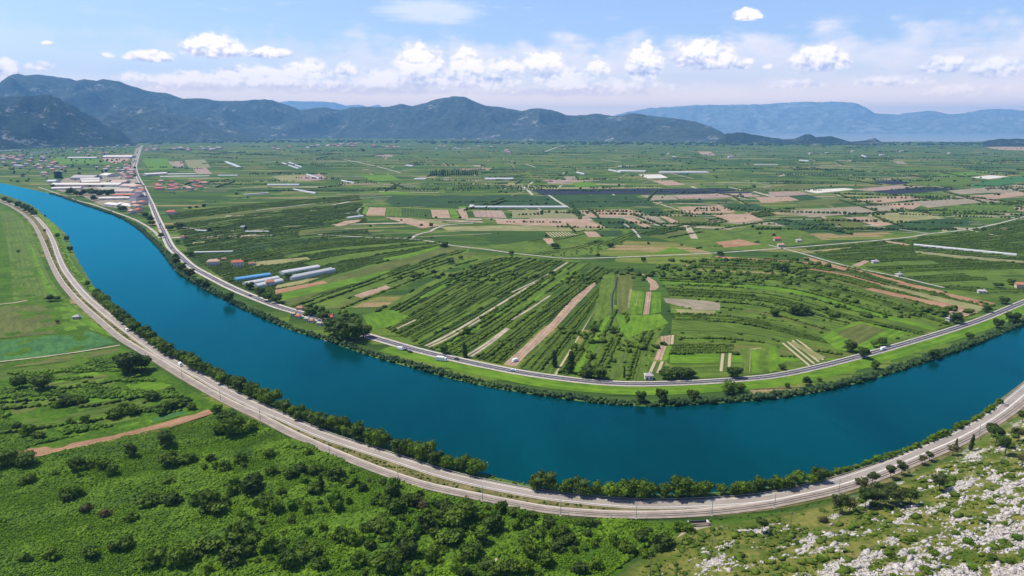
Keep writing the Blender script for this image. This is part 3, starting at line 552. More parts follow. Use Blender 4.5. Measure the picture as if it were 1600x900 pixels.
P_('sea', [(1520,287),(1600,274),(1600,284),(1520,295)]); P_('grey', [(1480,298),(1600,288),(1600,298),(1500,304)]); P_('grass', [(1440,276),(1520,268),(1560,268),(1500,276)]); P_('meadow', [(1380,330),(1500,322),(1600,312),(1600,330),(1500,335)]); P_('olive', [(1250,315),(1330,311),(1340,314),(1240,325)])
P_('meadow', [(1400,282),(1520,275),(1515,287),(1460,291)]); P_('olive', [(1130,300),(1240,288),(1280,292),(1250,298)]); P_('tan', [(1583,325),(1600,322),(1600,331),(1590,329)]); P_('tan', [(1540,230),(1640,227),(1640,236),(1560,234)]); P_('meadow', [(1345,266),(1470,261),(1480,264),(1370,270)])
P_('grass', [(562,274),(612,273),(626,282),(580,283)]); P_('straw', [(425,275),(480,273),(500,282),(440,284)]); P_('pink', [(460,277),(500,272),(515,280),(480,283)]); P_('grass', [(80,246),(150,247),(175,256),(90,256)]); P_('grass', [(222,249),(262,248),(270,264),(235,267)]); P_('grass', [(590,300),(640,300),(650,303),(600,304)])
P_('grey', [(262,252),(268,252),(280,260),(270,261)]); P_('pink', [(270,252),(285,252),(288,261),(278,261)]); P_('pink', [(300,262),(322,262),(332,272),(308,272)]); P_('garden', [(288,250),(320,249),(330,262),(295,262)]); P_('pink', [(582,242),(614,242),(612,245),(590,245)]); P_('white', [(733,320),(740,320),(742,322),(735,322)])
P_('straw', [(780,288),(800,285),(820,290),(800,292)]); P_('tan', [(1090,237),(1110,237),(1118,243),(1098,243)]); P_('tan', [(712,264),(768,263),(765,266),(720,266)])
rgs = random.Random(77)
HEDGE = []
for _ in range(1250):
    px = rgs.uniform(240, 1640); py = 228 + 130 * rgs.random() ** 1.5; c = at(px, py)[:2]; a_ = R(4 if rgs.random() < .6 else -16) + rgs.gauss(0, .12) + (math.pi / 2 if rgs.random() < .3 else 0)
    if px < 700 and py > 300: continue
    l_ = rgs.uniform(60, 330); w_ = rgs.choice([3, 4, 6, 8, 12, 25, 45]); u_ = np.array([math.cos(a_), math.sin(a_)]); v_ = np.array([-u_[1], u_[0]]); sk = rgs.uniform(-.3, .3) * w_
    add_poly([c - u_ * l_ / 2 - v_ * w_ / 2, c + u_ * l_ / 2 - v_ * w_ / 2, c + u_ * (l_ / 2 + sk) + v_ * w_ / 2, c - u_ * (l_ / 2 - sk) + v_ * w_ / 2], rgs.choices(['dirt', 'tan', 'straw', 'meadow', 'dark', 'olive', 'lane', 'dirt', 'dark'] if w_ < 20 else ['dark', 'orchard2', 'meadow', 'olive', 'grey'], None)[0], .09 + rgs.random() * .02, a_)
    if rgs.random() < .42 and w_ > 7: HEDGE.append((c - u_ * l_ / 2 - v_ * w_ / 2, c + u_ * l_ / 2 - v_ * w_ / 2, (3.2 + 1.5 * rgs.random()) * (1 + np.linalg.norm(c) / 4000)))
for _ in range(190):
    px = rgs.uniform(300, 700); py = rgs.uniform(232, 372); c = at(px, py)[:2]
    if px < 330 and py > 330: continue
    a_ = R(11) + rgs.gauss(0, .05); l_ = rgs.uniform(50, 220); w_ = rgs.choice([3, 5, 9, 16]); u_ = np.array([math.cos(a_), math.sin(a_)]); v_ = np.array([-u_[1], u_[0]])
    add_poly([c - u_ * l_ / 2 - v_ * w_ / 2, c + u_ * l_ / 2 - v_ * w_ / 2, c + u_ * l_ / 2 + v_ * w_ / 2, c - u_ * l_ / 2 + v_ * w_ / 2], rgs.choice(['meadow', 'olive', 'straw', 'orchard', 'dark', 'dirt']), .115 + rgs.random() * .004, a_)
# grass bank between the far road and the reeds
nb_ = [(600,545),(650,556),(700,568),(750,580),(800,590),(850,599),(925,607),(975,610),(1025,611),(1100,607),(1200,599),(1250,591),(1325,574),(1380,558),(1425,545),(1475,529),(1532,511),(1600,484),(1680,452)]
gb = crom(pxs(nb_), step=15); ribbon('grass_bank', gb, 15, .10, M['grass'])
lb = crom(pxs([(30,322),(62,338),(82,356),(92,378),(100,400),(110,420),(125,440),(145,460)]), step=12); ribbon('grass_bank', lb, 14, .10, M['grass'])
for mt, lst in fields.items():
    if mt == 'scrubby': mname = 'meadow'
    else: mname = mt
    V = []; Fs = []; U = []; b = 0
    for vv, uu in lst:
        V.append(vv); U.append(uu); Fs.append(tuple(range(b, b + len(vv)))); b += len(vv)
    V = np.vstack(V); U = np.vstack(U); nrm = []
    me = bpy.data.meshes.new('field'); me.from_pydata(V.tolist(), [], Fs); me.materials.append(M[mname])
    l = me.uv_layers.new(name='UVMap'); li = np.zeros(len(me.loops), int); me.loops.foreach_get('vertex_index', li); l.data.foreach_set('uv', U[li].astype(np.float32).ravel())
    tag(link('field', me), kind='structure')

# ------------------------------------------------------------------ mountains
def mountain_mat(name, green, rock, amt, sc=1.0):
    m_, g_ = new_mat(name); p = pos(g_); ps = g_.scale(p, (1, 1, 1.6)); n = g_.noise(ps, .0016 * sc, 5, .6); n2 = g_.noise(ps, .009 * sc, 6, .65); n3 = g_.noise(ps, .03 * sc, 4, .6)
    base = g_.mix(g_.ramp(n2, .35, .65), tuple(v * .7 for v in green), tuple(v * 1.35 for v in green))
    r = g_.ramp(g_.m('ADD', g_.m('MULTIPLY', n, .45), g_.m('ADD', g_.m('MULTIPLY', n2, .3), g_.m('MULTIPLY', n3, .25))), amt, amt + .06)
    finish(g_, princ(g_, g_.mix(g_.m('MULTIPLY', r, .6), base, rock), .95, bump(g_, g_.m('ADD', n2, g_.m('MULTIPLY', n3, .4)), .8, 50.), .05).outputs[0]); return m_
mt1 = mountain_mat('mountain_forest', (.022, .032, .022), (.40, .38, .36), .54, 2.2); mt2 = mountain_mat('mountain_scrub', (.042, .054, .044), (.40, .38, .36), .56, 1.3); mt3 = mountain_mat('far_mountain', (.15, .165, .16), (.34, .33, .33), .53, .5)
def ridge(name, sil, base, depth, mat, seed, rough=.18, rows=54, step=2.0, gully=600.):
    """sil: silhouette in photo pixels, base: (px, distance m) pairs"""
    print(name, 'peak', seed); sil = np.array(sil, float); xs = np.arange(sil[0, 0], sil[-1, 0] + .1, step); ys = np.interp(xs, sil[:, 0], sil[:, 1])
    ys = ys + (fbm(xs / 9, xs * 0, 4, seed) - .5) * 2.0
    bp = np.array(base, float); D0 = np.interp(xs, bp[:, 0], bp[:, 1]); Vs = np.zeros((rows, len(xs), 3))
    az = []; sl = []
    for x, y in zip(xs, ys):
        d = px_dir(x, y); az.append(math.atan2(d[0], d[1])); sl.append(d[2] / math.hypot(d[0], d[1]))
    az = np.array(az); sl = np.array(sl); Dp = D0 + depth; Zp = np.clip(CH + sl * Dp, 2, None); print(Zp.max())
    for j in range(rows):
        t = j / (rows - 1) * 1.5; Rr = D0 + depth * t; X = Rr * np.sin(az); Y = Rr * np.cos(az)
        if_up = min(t, 1.0); prof = (if_up ** 1.25) * .75 + .25 * (1 - (1 - if_up) ** 2)
        if t > 1: prof = 1 - ((t - 1) / .5) ** 1.5
        nn = 1 - np.abs(fbm(X / gully / 2.2, Y / gully / 2.2, 5, seed + 50) * 2 - 1) * 2.0       # ridged
        mod = 4 * if_up * (1 - if_up) if t <= 1 else 0
        z = Zp * (prof + rough * (nn - .35) * mod * 1.6); 
        lim = (CH + sl * Rr) - 2                      # never rises above the traced skyline
        z = np.where((t < .999), np.minimum(z, np.where(Zp > 5, lim, z)), z)
        Vs[j, :, 0] = X; Vs[j, :, 1] = Y; Vs[j, :, 2] = np.where(j == 0, -5, np.maximum(z, -5))
    nr_, nc_ = rows, len(xs); ii = np.arange(nr_ * nc_).reshape(nr_, nc_); Qf = np.stack([ii[:-1, :-1], ii[:-1, 1:], ii[1:, 1:], ii[1:, :-1]], -1).reshape(-1, 4)
    tag(link(name, mk_mesh(name, Vs.reshape(-1, 3), Qf, [mat], smooth=True)), kind='structure')
ridge('hills', [(-120,170),(-60,158),(0,151),(30,150),(55,149),(75,147),(90,152),(100,158),(118,166),(130,175),(150,184),(165,194),(185,202),(200,214),(212,224)], [(-120,7000),(0,7300),(212,8000)], 1700, mt1, 3, .35, gully=260.)
ridge('hills', [(120,200),(160,182),(200,166),(225,166),(250,172),(275,178),(300,184),(325,190),(345,198),(372,205),(400,216)], [(120,9400),(400,9800)], 1600, mt2, 9, .3, gully=320.)
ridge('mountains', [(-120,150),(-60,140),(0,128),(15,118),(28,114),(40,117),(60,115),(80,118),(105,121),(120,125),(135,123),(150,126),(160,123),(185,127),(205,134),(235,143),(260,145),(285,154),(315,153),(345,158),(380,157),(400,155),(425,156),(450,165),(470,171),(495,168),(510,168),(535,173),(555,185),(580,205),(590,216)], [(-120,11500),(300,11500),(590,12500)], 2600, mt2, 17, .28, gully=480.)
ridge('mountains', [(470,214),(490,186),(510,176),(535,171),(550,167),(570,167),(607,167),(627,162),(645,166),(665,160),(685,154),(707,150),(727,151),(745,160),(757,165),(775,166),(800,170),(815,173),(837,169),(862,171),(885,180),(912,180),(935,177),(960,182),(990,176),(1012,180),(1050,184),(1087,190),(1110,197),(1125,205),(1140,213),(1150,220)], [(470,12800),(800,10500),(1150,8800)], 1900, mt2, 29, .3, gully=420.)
ridge('hills', [(1120,220),(1135,208),(1150,207),(1162,206),(1175,210),(1200,214),(1222,217),(1242,217),(1250,213),(1257,210),(1266,209),(1275,214),(1300,213),(1315,217),(1330,221),(1340,221),(1350,219),(1358,217),(1367,216),(1374,220),(1378,222.5)], [(1120,8300),(1378,8100)], 420, mt1, 41, .2, rows=30, step=1.0, gully=200.)
ridge('hills', [(1536,222),(1545,219),(1560,217),(1580,217),(1600,217),(1660,216),(1700,222)], [(1536,8300),(1700,8300)], 500, mt1, 45, .2, rows=26, step=1.5, gully=200.)
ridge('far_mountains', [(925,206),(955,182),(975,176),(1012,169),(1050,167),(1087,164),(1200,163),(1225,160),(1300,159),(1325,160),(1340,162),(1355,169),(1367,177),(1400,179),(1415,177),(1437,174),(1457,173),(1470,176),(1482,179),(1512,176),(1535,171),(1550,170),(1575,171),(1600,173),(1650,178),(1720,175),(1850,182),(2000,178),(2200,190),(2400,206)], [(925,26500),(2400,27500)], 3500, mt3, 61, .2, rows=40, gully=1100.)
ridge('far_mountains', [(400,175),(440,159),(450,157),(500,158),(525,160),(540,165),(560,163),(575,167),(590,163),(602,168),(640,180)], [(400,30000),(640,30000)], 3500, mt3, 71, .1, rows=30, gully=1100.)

# ------------------------------------------------------------------ foliage geometry
ICO_V = None
def ico(sub=1):
    import bmesh
    bm = bmesh.new(); bmesh.ops.create_icosphere(bm, subdivisions=sub, radius=1.0); V = np.array([v.co[:] for v in bm.verts]); Fc = np.array([[v.index for v in f.verts] for f in bm.faces]); bm.free(); return V, Fc
I1 = ico(1); I2 = ico(2); I3 = ico(3)
def leaf_quads(C, N, size, rg):
    """quads centred at C, facing N with jitter"""
    n = len(C); N = N + rg.normal(0, .45, (n, 3)); N /= np.linalg.norm(N, axis=1)[:, None]
    T = np.cross(N, rg.normal(0, 1, (n, 3))); T /= np.linalg.norm(T, axis=1)[:, None] + 1e-9; B = np.cross(N, T)
    s = (size * rg.uniform(.6, 1.35, (n, 1)))
    V = np.stack([C - T * s - B * s * .7, C + T * s - B * s * .6, C + T * s * .8 + B * s * .8, C - T * s * .7 + B * s * .7], 1)
    V += rg.normal(0, .12, V.shape) * s[:, None]
    return V.reshape(-1, 3), np.arange(n * 4).reshape(n, 4)
def crown_mesh(name, mat, w, h, z0, blobs, leaves, size, seed, shape='round'):
    rg = np.random.default_rng(seed); Vs = []; Fs = []; T = []; b = 0
    cen = []
    for i in range(blobs):
        th = rg.uniform(0, 2 * math.pi); 
        if shape == 'cypress': rr_ = .12 * w; zc_ = z0 + h * (i + .5) / blobs; taper = math.sin(math.pi * min(1, .16 + .84 * (1 - i / blobs) ** .8) * .5); sr = w * .5 * taper; sz = h / blobs * 1.2
        elif shape == 'pine': rr_ = w * .34 * rg.uniform(.3, 1); zc_ = z0 + h * rg.uniform(.35, .85); sr = w * rg.uniform(.2, .32); sz = h * rg.uniform(.13, .22)
        else: rr_ = w * .30 * math.sqrt(rg.uniform(0, 1)); zc_ = z0 + h * rg.uniform(.28, .74); sr = w * rg.uniform(.2, .34); sz = h * rg.uniform(.2, .3)
        cen.append((rr_ * math.cos(th), rr_ * math.sin(th), zc_, sr, sz))
    for (cx, cy, cz, sr, sz) in cen:
        V, Fc = I1; rgn = V * (1 + rg.normal(0, .14, (len(V), 1))); Vi = rgn * np.array([sr, sr, sz]) * .80 + (cx, cy, cz); Vi[:, 2] = np.maximum(Vi[:, 2], .05)
        tri = np.c_[Fc, Fc[:, 2]]
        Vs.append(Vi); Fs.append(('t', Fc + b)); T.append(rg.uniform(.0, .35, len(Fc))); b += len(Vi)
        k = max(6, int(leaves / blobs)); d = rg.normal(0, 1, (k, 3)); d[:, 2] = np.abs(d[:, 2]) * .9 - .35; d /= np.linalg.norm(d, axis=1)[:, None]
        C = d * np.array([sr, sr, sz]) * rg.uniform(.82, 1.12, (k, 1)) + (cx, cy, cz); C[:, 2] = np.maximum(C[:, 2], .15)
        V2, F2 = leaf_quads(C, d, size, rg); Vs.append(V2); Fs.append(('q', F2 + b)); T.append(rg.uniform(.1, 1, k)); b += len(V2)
    V = np.vstack(Vs); faces = []; tint = []
    for (k_, f), t in zip(Fs, T): faces += f.tolist(); tint += t.tolist()
    me = bpy.data.meshes.new(name); me.from_pydata(V.tolist(), [], faces); me.materials.append(mat)
    a_ = me.attributes.new('tint', 'FLOAT', 'FACE'); a_.data.foreach_set('value', np.array(tint, np.float32)); return me
def trunk_mesh(h, r, limbs, spread, seed):
    rg = random.Random(seed); mb = MB(); mb.tube((0, 0, -.3), (0, 0, h * .6), r, r * .7); mb.tube((0, 0, h * .6), (rg.uniform(-.3, .3), rg.uniform(-.3, .3), h), r * .7, r * .35)
    for i in range(limbs):
        t = 2 * math.pi * i / max(1, limbs) + rg.uniform(-.4, .4); z = h * rg.uniform(.5, .85); mb.tube((0, 0, z), (spread * math.cos(t), spread * math.sin(t), z + spread * .7), r * .45, r * .15, 6)
    return mk_mesh('trunk', mb.v, mb.f, [M['bark']])
class Kind:
    def __init__(s, name, mats, w, h, z0, blobs, leaves, size, th, tr, n=4, shape='round', limbs=4):
        s.name = name; s.crowns = [crown_mesh('crown', M[mats[i % len(mats)]], w, h, z0, blobs, leaves, size, 100 + i * 7 + int(w * 13), shape) for i in range(n)]
        s.trunks = [trunk_mesh(th, tr, limbs, w * .22, i) for i in range(2)]; s.ref = h + z0
    def place(s, x, y, z, height, label, cat, group, wide=1.0, var=None):
        k = random.randrange(len(s.crowns)) if var is None else var; sc = height / s.ref
        o = empty(s.name, (x, y, z), random.uniform(0, 6.28)); o.scale = (sc * wide, sc * wide, sc)
        link('crown', s.crowns[k], o); link('trunk', s.trunks[k % 2], o); tag(o, label, cat, group); return o
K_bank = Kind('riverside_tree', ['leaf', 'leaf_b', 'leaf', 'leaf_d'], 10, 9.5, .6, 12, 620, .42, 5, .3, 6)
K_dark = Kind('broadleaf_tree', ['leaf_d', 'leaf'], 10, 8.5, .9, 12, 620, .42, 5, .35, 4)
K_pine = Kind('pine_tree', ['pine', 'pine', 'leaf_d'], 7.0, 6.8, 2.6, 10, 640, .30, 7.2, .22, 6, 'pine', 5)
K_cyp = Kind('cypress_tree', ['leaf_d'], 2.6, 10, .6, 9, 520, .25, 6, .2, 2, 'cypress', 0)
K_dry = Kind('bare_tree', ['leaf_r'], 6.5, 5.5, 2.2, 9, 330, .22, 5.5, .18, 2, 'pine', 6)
BUSH = [crown_mesh('bush', M[m_], 5.0, 3.6, .1, 8, 330, .32, 900 + i) for i, m_ in enumerate(['leaf_b', 'leaf', 'leaf_d', 'leaf_b', 'leaf', 'scrub'])]
BUSH_R = [crown_mesh('bush', M['leaf_r'], 5.0, 3.2, .1, 8, 300, .26, 950 + i) for i in range(2)]
def bush(x, y, z, w, label, group, kind=None, cat='bush', tall=1.0):
    me = random.choice(kind or BUSH); o = link('bush', me, loc=(x, y, z)); s = w / 5.0; o.scale = (s, s * random.uniform(.85, 1.15), s * tall); o.rotation_euler[2] = random.uniform(0, 6.28); tag(o, label, cat, group); return o

# ---- trees along the near bank, between road and water
def along(P, spacing, jit=.25, rg=random):
    L = plen(P); d = np.r_[0, np.cumsum(np.linalg.norm(np.diff(P, axis=0), axis=1))]; s = 0; res = []
    while s < L:
        t = min(max(s + rg.uniform(-jit, jit) * spacing, 0), L); res.append((np.interp(t, d, P[:, 0]), np.interp(t, d, P[:, 1]))); s += spacing
    return res
def mid(lineA, lineB, t): return np.array([a * (1 - t) + b * t for a, b in zip(resample(crom(pxs(lineA), step=10), 200), resample(crom(pxs(lineB), step=10), 200))])
BT1 = mid([(148,456),(185,492),(250,541),(300,569),(350,594),(400,618),(450,642),(500,661),(550,677),(600,694),(650,711),(700,726),(758,741)], [(152,472),(190,506),(250,550),(300,578),(350,604),(400,629),(450,651),(500,672),(550,689),(600,705),(650,722),(700,737),(758,751)], .42)
for x, y in along(BT1, 5.2):
    d = math.hypot(x, y); h = random.uniform(6.5, 9.5) * (1.0 if d > 420 else 1.0)
    sec = min(5, int((x + 470) / 95)) if x > -470 else 0; tl = 'tall' if h > 8 else 'low'
    seq(K_bank.place(x + random.uniform(-1.6, 1.6), y + random.uniform(-1.6, 1.6), -.2, h * random.uniform(1.0, 1.35), 'x', 'tree', 'trees in the bank belt left of the gap'), 'b%d' % 0, tl + ' green tree', 'in the long riverside belt')
BT2 = mid([(832,757),(900,768),(950,771),(1000,772),(1050,772),(1100,770),(1150,767),(1200,761),(1250,753),(1283,746)], [(836,771),(900,777),(950,782),(1000,785),(1050,785),(1100,783),(1150,780),(1200,774),(1250,764),(1287,753)], .45)
for x, y in along(BT2, 5.6):
    seq(K_bank.place(x + random.uniform(-1.4, 1.4), y + random.uniform(-1.4, 1.4), -.2, (random.uniform(7.5, 12) if x < 100 else random.uniform(6, 9)), 'x', 'tree', 'trees in the bank clump at the road bend'), 'c', 'leafy green tree', 'in the bank clump inside the road bend')
SB = mid([(1290,741),(1350,724),(1400,709),(1450,689),(1500,666),(1540,645),(1560,627)], [(1290,750),(1350,733),(1400,716),(1450,695),(1500,672),(1540,650),(1565,632)], .35)
for x, y in along(SB, 4.5): seq(bush(x, y, -.3, random.uniform(3, 5.5), 'x', 'bushes along the right end of the near bank', [BUSH[0], BUSH[5], BUSH[3]]), 'sb', 'low green bush', 'at the water under the right-hand road')
for (px, py, h) in [(8,318,8),(16,321,7),(28,327,8),(30,325,7),(38,331,9),(44,334,9),(50,337,9),(54,340,7)]:
    x, y, _ = at(px, py - 2); seq(K_dark.place(x, y, 0, h * 1.9, 'x', 'tree', 'trees by the river at the left edge'), 'lt', 'dark tree', 'on the bank at the upper left edge')
for (px, py, h, lb) in [(90,372,9,'round tree on the grass bank beside the near road, highest up'), (104,377,9,'dark tree at the water edge beside the near road'), (109,394,9,'dark round tree on the grass bank near the water'), (137,447,7,'small tree at the start of the riverside belt'), (70,362,5,'small bush-like tree on the near road side'), (71,339,5,'small tree at the bank below the trees of the left edge')]:
    x, y, _ = at(px, py); K_dark.place(x, y, 0, h, lb, 'tree', None)
# ---- big named trees
big = [(205,582,17,1.25,K_dark,'large dark spreading tree beside the railway at the left field corner'),(222,578,13,1.1,K_dark,'second dark tree right beside the large spreading one by the railway'),(190,575,11,1,K_dark,'smaller dark tree left of the large spreading one by the railway'),
 (31,607,11,1,K_dark,'tall dark tree standing left of the round one in the left meadow'),(66,608,13,1.25,K_dark,'big round grey-green tree in the left meadow'),
 (261,699,11,.9,K_dark,'dark tree just below the brown field'),(205,714,9,.8,K_dark,'dark conical tree below the brown field'),(42,728,9,1.2,K_dark,'tree hiding the left end of the brown field'),(10,730,10,1.2,K_dark,'tree at the left edge next to the brown field end'),
 (79,470,7,1.3,K_dark,'lone dark bush-like tree in the pale green left field'),(90,470,6,1.2,K_dark,'tree right of the lone one in the pale green left field'),(29,395,5,1,K_dark,'tiny dark tree alone in the far left field'),
 (535,531,20,1.15,K_dark,'huge dark tree overhanging the far road, left one of the group'),(556,532,19,1.1,K_dark,'huge dark tree overhanging the far road, middle of the group'),(522,522,15,1.1,K_dark,'large dark tree on the left flank of the group over the far road'),(568,528,14,1,K_dark,'large dark tree on the right flank of the group over the far road'),(545,522,17,1.2,K_dark,'large dark tree behind the group over the far road'),
 (433,473,11,1.2,K_dark,'dark tree between far road and blue greenhouse, right'),(420,470,11,1.2,K_dark,'dark tree between far road and blue greenhouse, middle'),(406,462,10,1.2,K_dark,'dark tree between far road and blue greenhouse, second from left'),(392,452,9,1.2,K_dark,'dark tree between far road and blue greenhouse, leftmost'),(450,437,8,1.2,K_dark,'round tree between the two pairs of white greenhouses'),
 (486,493,9,1.4,K_dark,'round tree on the land side of the far road near the stalls'),(505,500,9,1.4,K_dark,'second round tree on the land side of the far road near the stalls'),
 (252,372,10,1,K_dark,'round tree in the fork of the far road'),(266,360,11,1.5,K_dark,'wide dark tree behind the road fork'),(280,357,12,1.6,K_dark,'very wide dark tree in the orchard behind the road fork'),(328,362,8,1,K_dark,'dark tree in the orchard, right of the wide one'),(384,360,9,.6,K_dark,'dark narrow tree by the white sheds in the orchard'),(296,400,9,1.4,K_dark,'dark bushy tree at the end of the long white tunnel'),(278,380,7,1.1,K_dark,'dark bushy tree by the small white sheds at the road'),
 (358,474,13,.9,K_dark,'tall dark tree on the grass bank leaning over the water'),(322,450,9,1.2,K_dark,'dark tree at the far water edge, left of the tall one'),(312,445,8,1.2,K_dark,'dark tree at the far water edge, second left of the tall one'),(296,432,11,1.2,K_dark,'bank tree in the clump by the moored boat, right'),(285,422,11,1.2,K_dark,'bank tree in the clump by the moored boat, middle'),(277,412,10,1.2,K_dark,'bank tree in the clump by the moored boat, left'),(275,404,8,1.1,K_dark,'tree at the road side above the moored boat clump'),
 (235,346,12,1.2,K_dark,'dense tree of the group between red roof and far road, upper'),(228,340,12,1.2,K_dark,'dense tree of the group between red roof and far road, left'),(238,352,11,1.2,K_dark,'dense tree of the group between red roof and far road, lower'),(192,330,13,1.5,K_dark,'dark tree behind the white-roofed halls at the river'),(147,314,15,1.2,K_dark,'dark round tree at the left end of the long white hall'),
 (1003,628,8,1,K_dark,'small dark tree at the far water edge, left of the pair'),(1033,628,10,.8,K_dark,'dark tree at the far water edge, taller of the pair'),(1080,624,7,1.3,K_dark,'round tree at the far water edge right of the pair'),(1138,616,10,1.2,K_dark,'broad tree on the far bank in the middle of the bend'),(1155,613,8,1,K_dark,'smaller tree right of the broad one on the far bank'),
 (1260,602,7,1,K_dark,'round bush-like tree on the bright grass bank'),(1367,576,7,1,K_dark,'round bush-like tree high on the bright grass bank'),(1230,606,4,1,K_dark,'very small tree at the reeds of the far bank'),(1280,596,3.5,1,K_dark,'tiny tree on the far grass bank'),(1515,530,7,1,K_dark,'tree on the grass bank near the right edge'),(1557,512,9,1.1,K_dark,'darker tree at the water near the right edge'),(1584,505,11,1.3,K_dark,'big tree at the water at the right edge'),(1460,560,8,1.2,K_dark,'dark tree in the reeds right of the bank middle'),
 (1350,560,10,1,K_dark,'dark tree at the far road by the garden strips'),(1378,540,8,1,K_dark,'tree above the white van on the far road'),(1365,542,7,1,K_bank,'pale green tree above the white van on the far road'),(1330,550,10,1.1,K_dark,'grey-green tree at the corner of the garden strips'),
 (1148,590,9,1.3,K_dark,'round dark tree at the far road left of the bright square field'),(1222,577,5,1.2,K_dark,'small dark bush-like tree right of the bright square field'),(1060,590,9,1.5,K_dark,'dense dark tree at the far road right of the garden hut'),(1042,592,8,1.4,K_dark,'second dense dark tree at the far road right of the garden hut'),(1078,590,7,1.4,K_dark,'third dense dark tree at the far road right of the garden hut'),
 (975,590,9,.8,K_cyp,'dark upright tree at the far road left of the garden hut'),(891,583,17,1.6,K_cyp,'tall dark conical tree at the far road, left of the middle orchard'),(866,573,13,1.4,K_cyp,'smaller dark conical tree left of the tall one'),(935,590,10,1.5,K_dark,'big dark tree at the far road in front of the middle orchard'),(918,588,9,1.4,K_dark,'dark tree left of the big one at the middle orchard'),
 (929,517,6,1.5,K_dark,'round dark bush-like tree beside the pale stream field, left'),(957,520,7,1.3,K_dark,'round dark tree beside the pale stream field, right'),(726,558,12,1.5,K_cyp,'dark cypress alone at the end of the sandy track by the far road'),(694,552,9,1,K_bank,'green tree left of the lone cypress at the far road'),
 (1005,409,8,1,K_dark,'dark tree standing alone in front of the white lane'),(953,386,9,1.5,K_dark,'broad dark tree in the meadow behind the white lane'),(930,380,5,1,K_dark,'small round tree in the meadow behind the white lane'),(1125,400,8,1.4,K_dark,'wide dark tree on the white lane'),(867,388,9,1.7,K_dark,'wide dark tree behind the white lane, left part'),
 (1242,492,11,1.4,K_dark,'large grey-green tree of a pair in the right-hand meadows'),(1257,492,9,1.4,K_dark,'lower tree right of the large grey-green one'),(1210,494,9,1,K_dark,'single dark round tree left of the large grey-green pair'),(1222,425,11,1.5,K_dark,'big dark tree at the bend of the right-hand track'),(1210,420,9,1.3,K_dark,'dark tree left of the big one at the right-hand track'),(1495,505,11,1.1,K_dark,'dark tree by the shed at the far road on the right'),(1542,488,8,1.1,K_dark,'dark tree at the end of the striped soil strips'),(1475,495,8,1.3,K_dark,'round tree left of the pale soil patch'),(1570,475,8,1.4,K_dark,'dark tree below the house at the right edge'),(1580,445,8,1.2,K_dark,'dark tree beside the house at the right edge'),(1560,450,7,1.6,K_bank,'bright green tree left of the house at the right edge'),
 (695,386,9,1.5,K_bank,'bushy tree where the lane turns by the path crossing'),(649,434,7,1.4,K_dark,'lone tree in the striped left-middle fields'),(705,412,7,1.3,K_dark,'lone tree further up the striped left-middle fields'),(720,405,6,1.2,K_dark,'small tree on the upper end of the striped fields'),(730,521,7,1.2,K_dark,'dark round tree in the wide green strip'),(674,355,9,.9,K_dark,'tree at the junction of pale paths'),(568,238,30,.8,K_dark,'single dark tree far out on the plain'),
 (502,768,9.5,1.35,K_cyp,'dark cypress rising from the scrub below the railway'),(640,872,9,.9,K_dark,'dark narrow tree in the scrub near the lower edge, centre'),
 (700,810,9,1.1,K_dark,'dark tree touching the railway from below, left'),(725,812,10,1.2,K_dark,'dark tree touching the railway from below, right'),(712,820,9,1.4,K_dark,'broad dark tree just under the two at the railway'),(770,832,9,1.1,K_bank,'silvery green tree left of the vineyard rows'),(755,850,8,1.0,K_bank,'second silvery green tree left of the vineyard rows'),(612,778,8,1,K_dark,'dark tree by the railway pole below the track'),(90,505,4,1,K_dark,'low dark bush-like tree at the olive field edge')]
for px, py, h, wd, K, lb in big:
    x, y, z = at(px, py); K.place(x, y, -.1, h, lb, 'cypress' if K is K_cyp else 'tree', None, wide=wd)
# ---- poplar / cypress rows far out
for i in range(26):
    x, y, _ = at(673 + i * 2.9, 275 - i * .02); seq(K_cyp.place(x, y, 0, random.uniform(16, 26), 'x', 'poplar', 'row of poplars on the plain', wide=1.0), 'pop', 'tall dark poplar', 'in the even row on the plain')
for i in range(5):
    x, y, _ = at(87 + i * 2.3, 279); seq(K_cyp.place(x, y, 0, 24, 'x', 'cypress', 'cypresses by the factory', wide=1.6), 'cyf', 'tall dark cypress', 'in the row behind the factory')
for px in (108,112,117,121,126,131,136,141,146,151,156,161,166,170,174):
    x, y, _ = at(px + random.uniform(-1, 1), 305 + random.uniform(-2, 2)); seq(K_dark.place(x, y, 0, random.uniform(14, 19), 'x', 'tree', 'grove between the factory halls', wide=.9), 'gr', 'tall dark tree', 'in the grove between the factory halls')
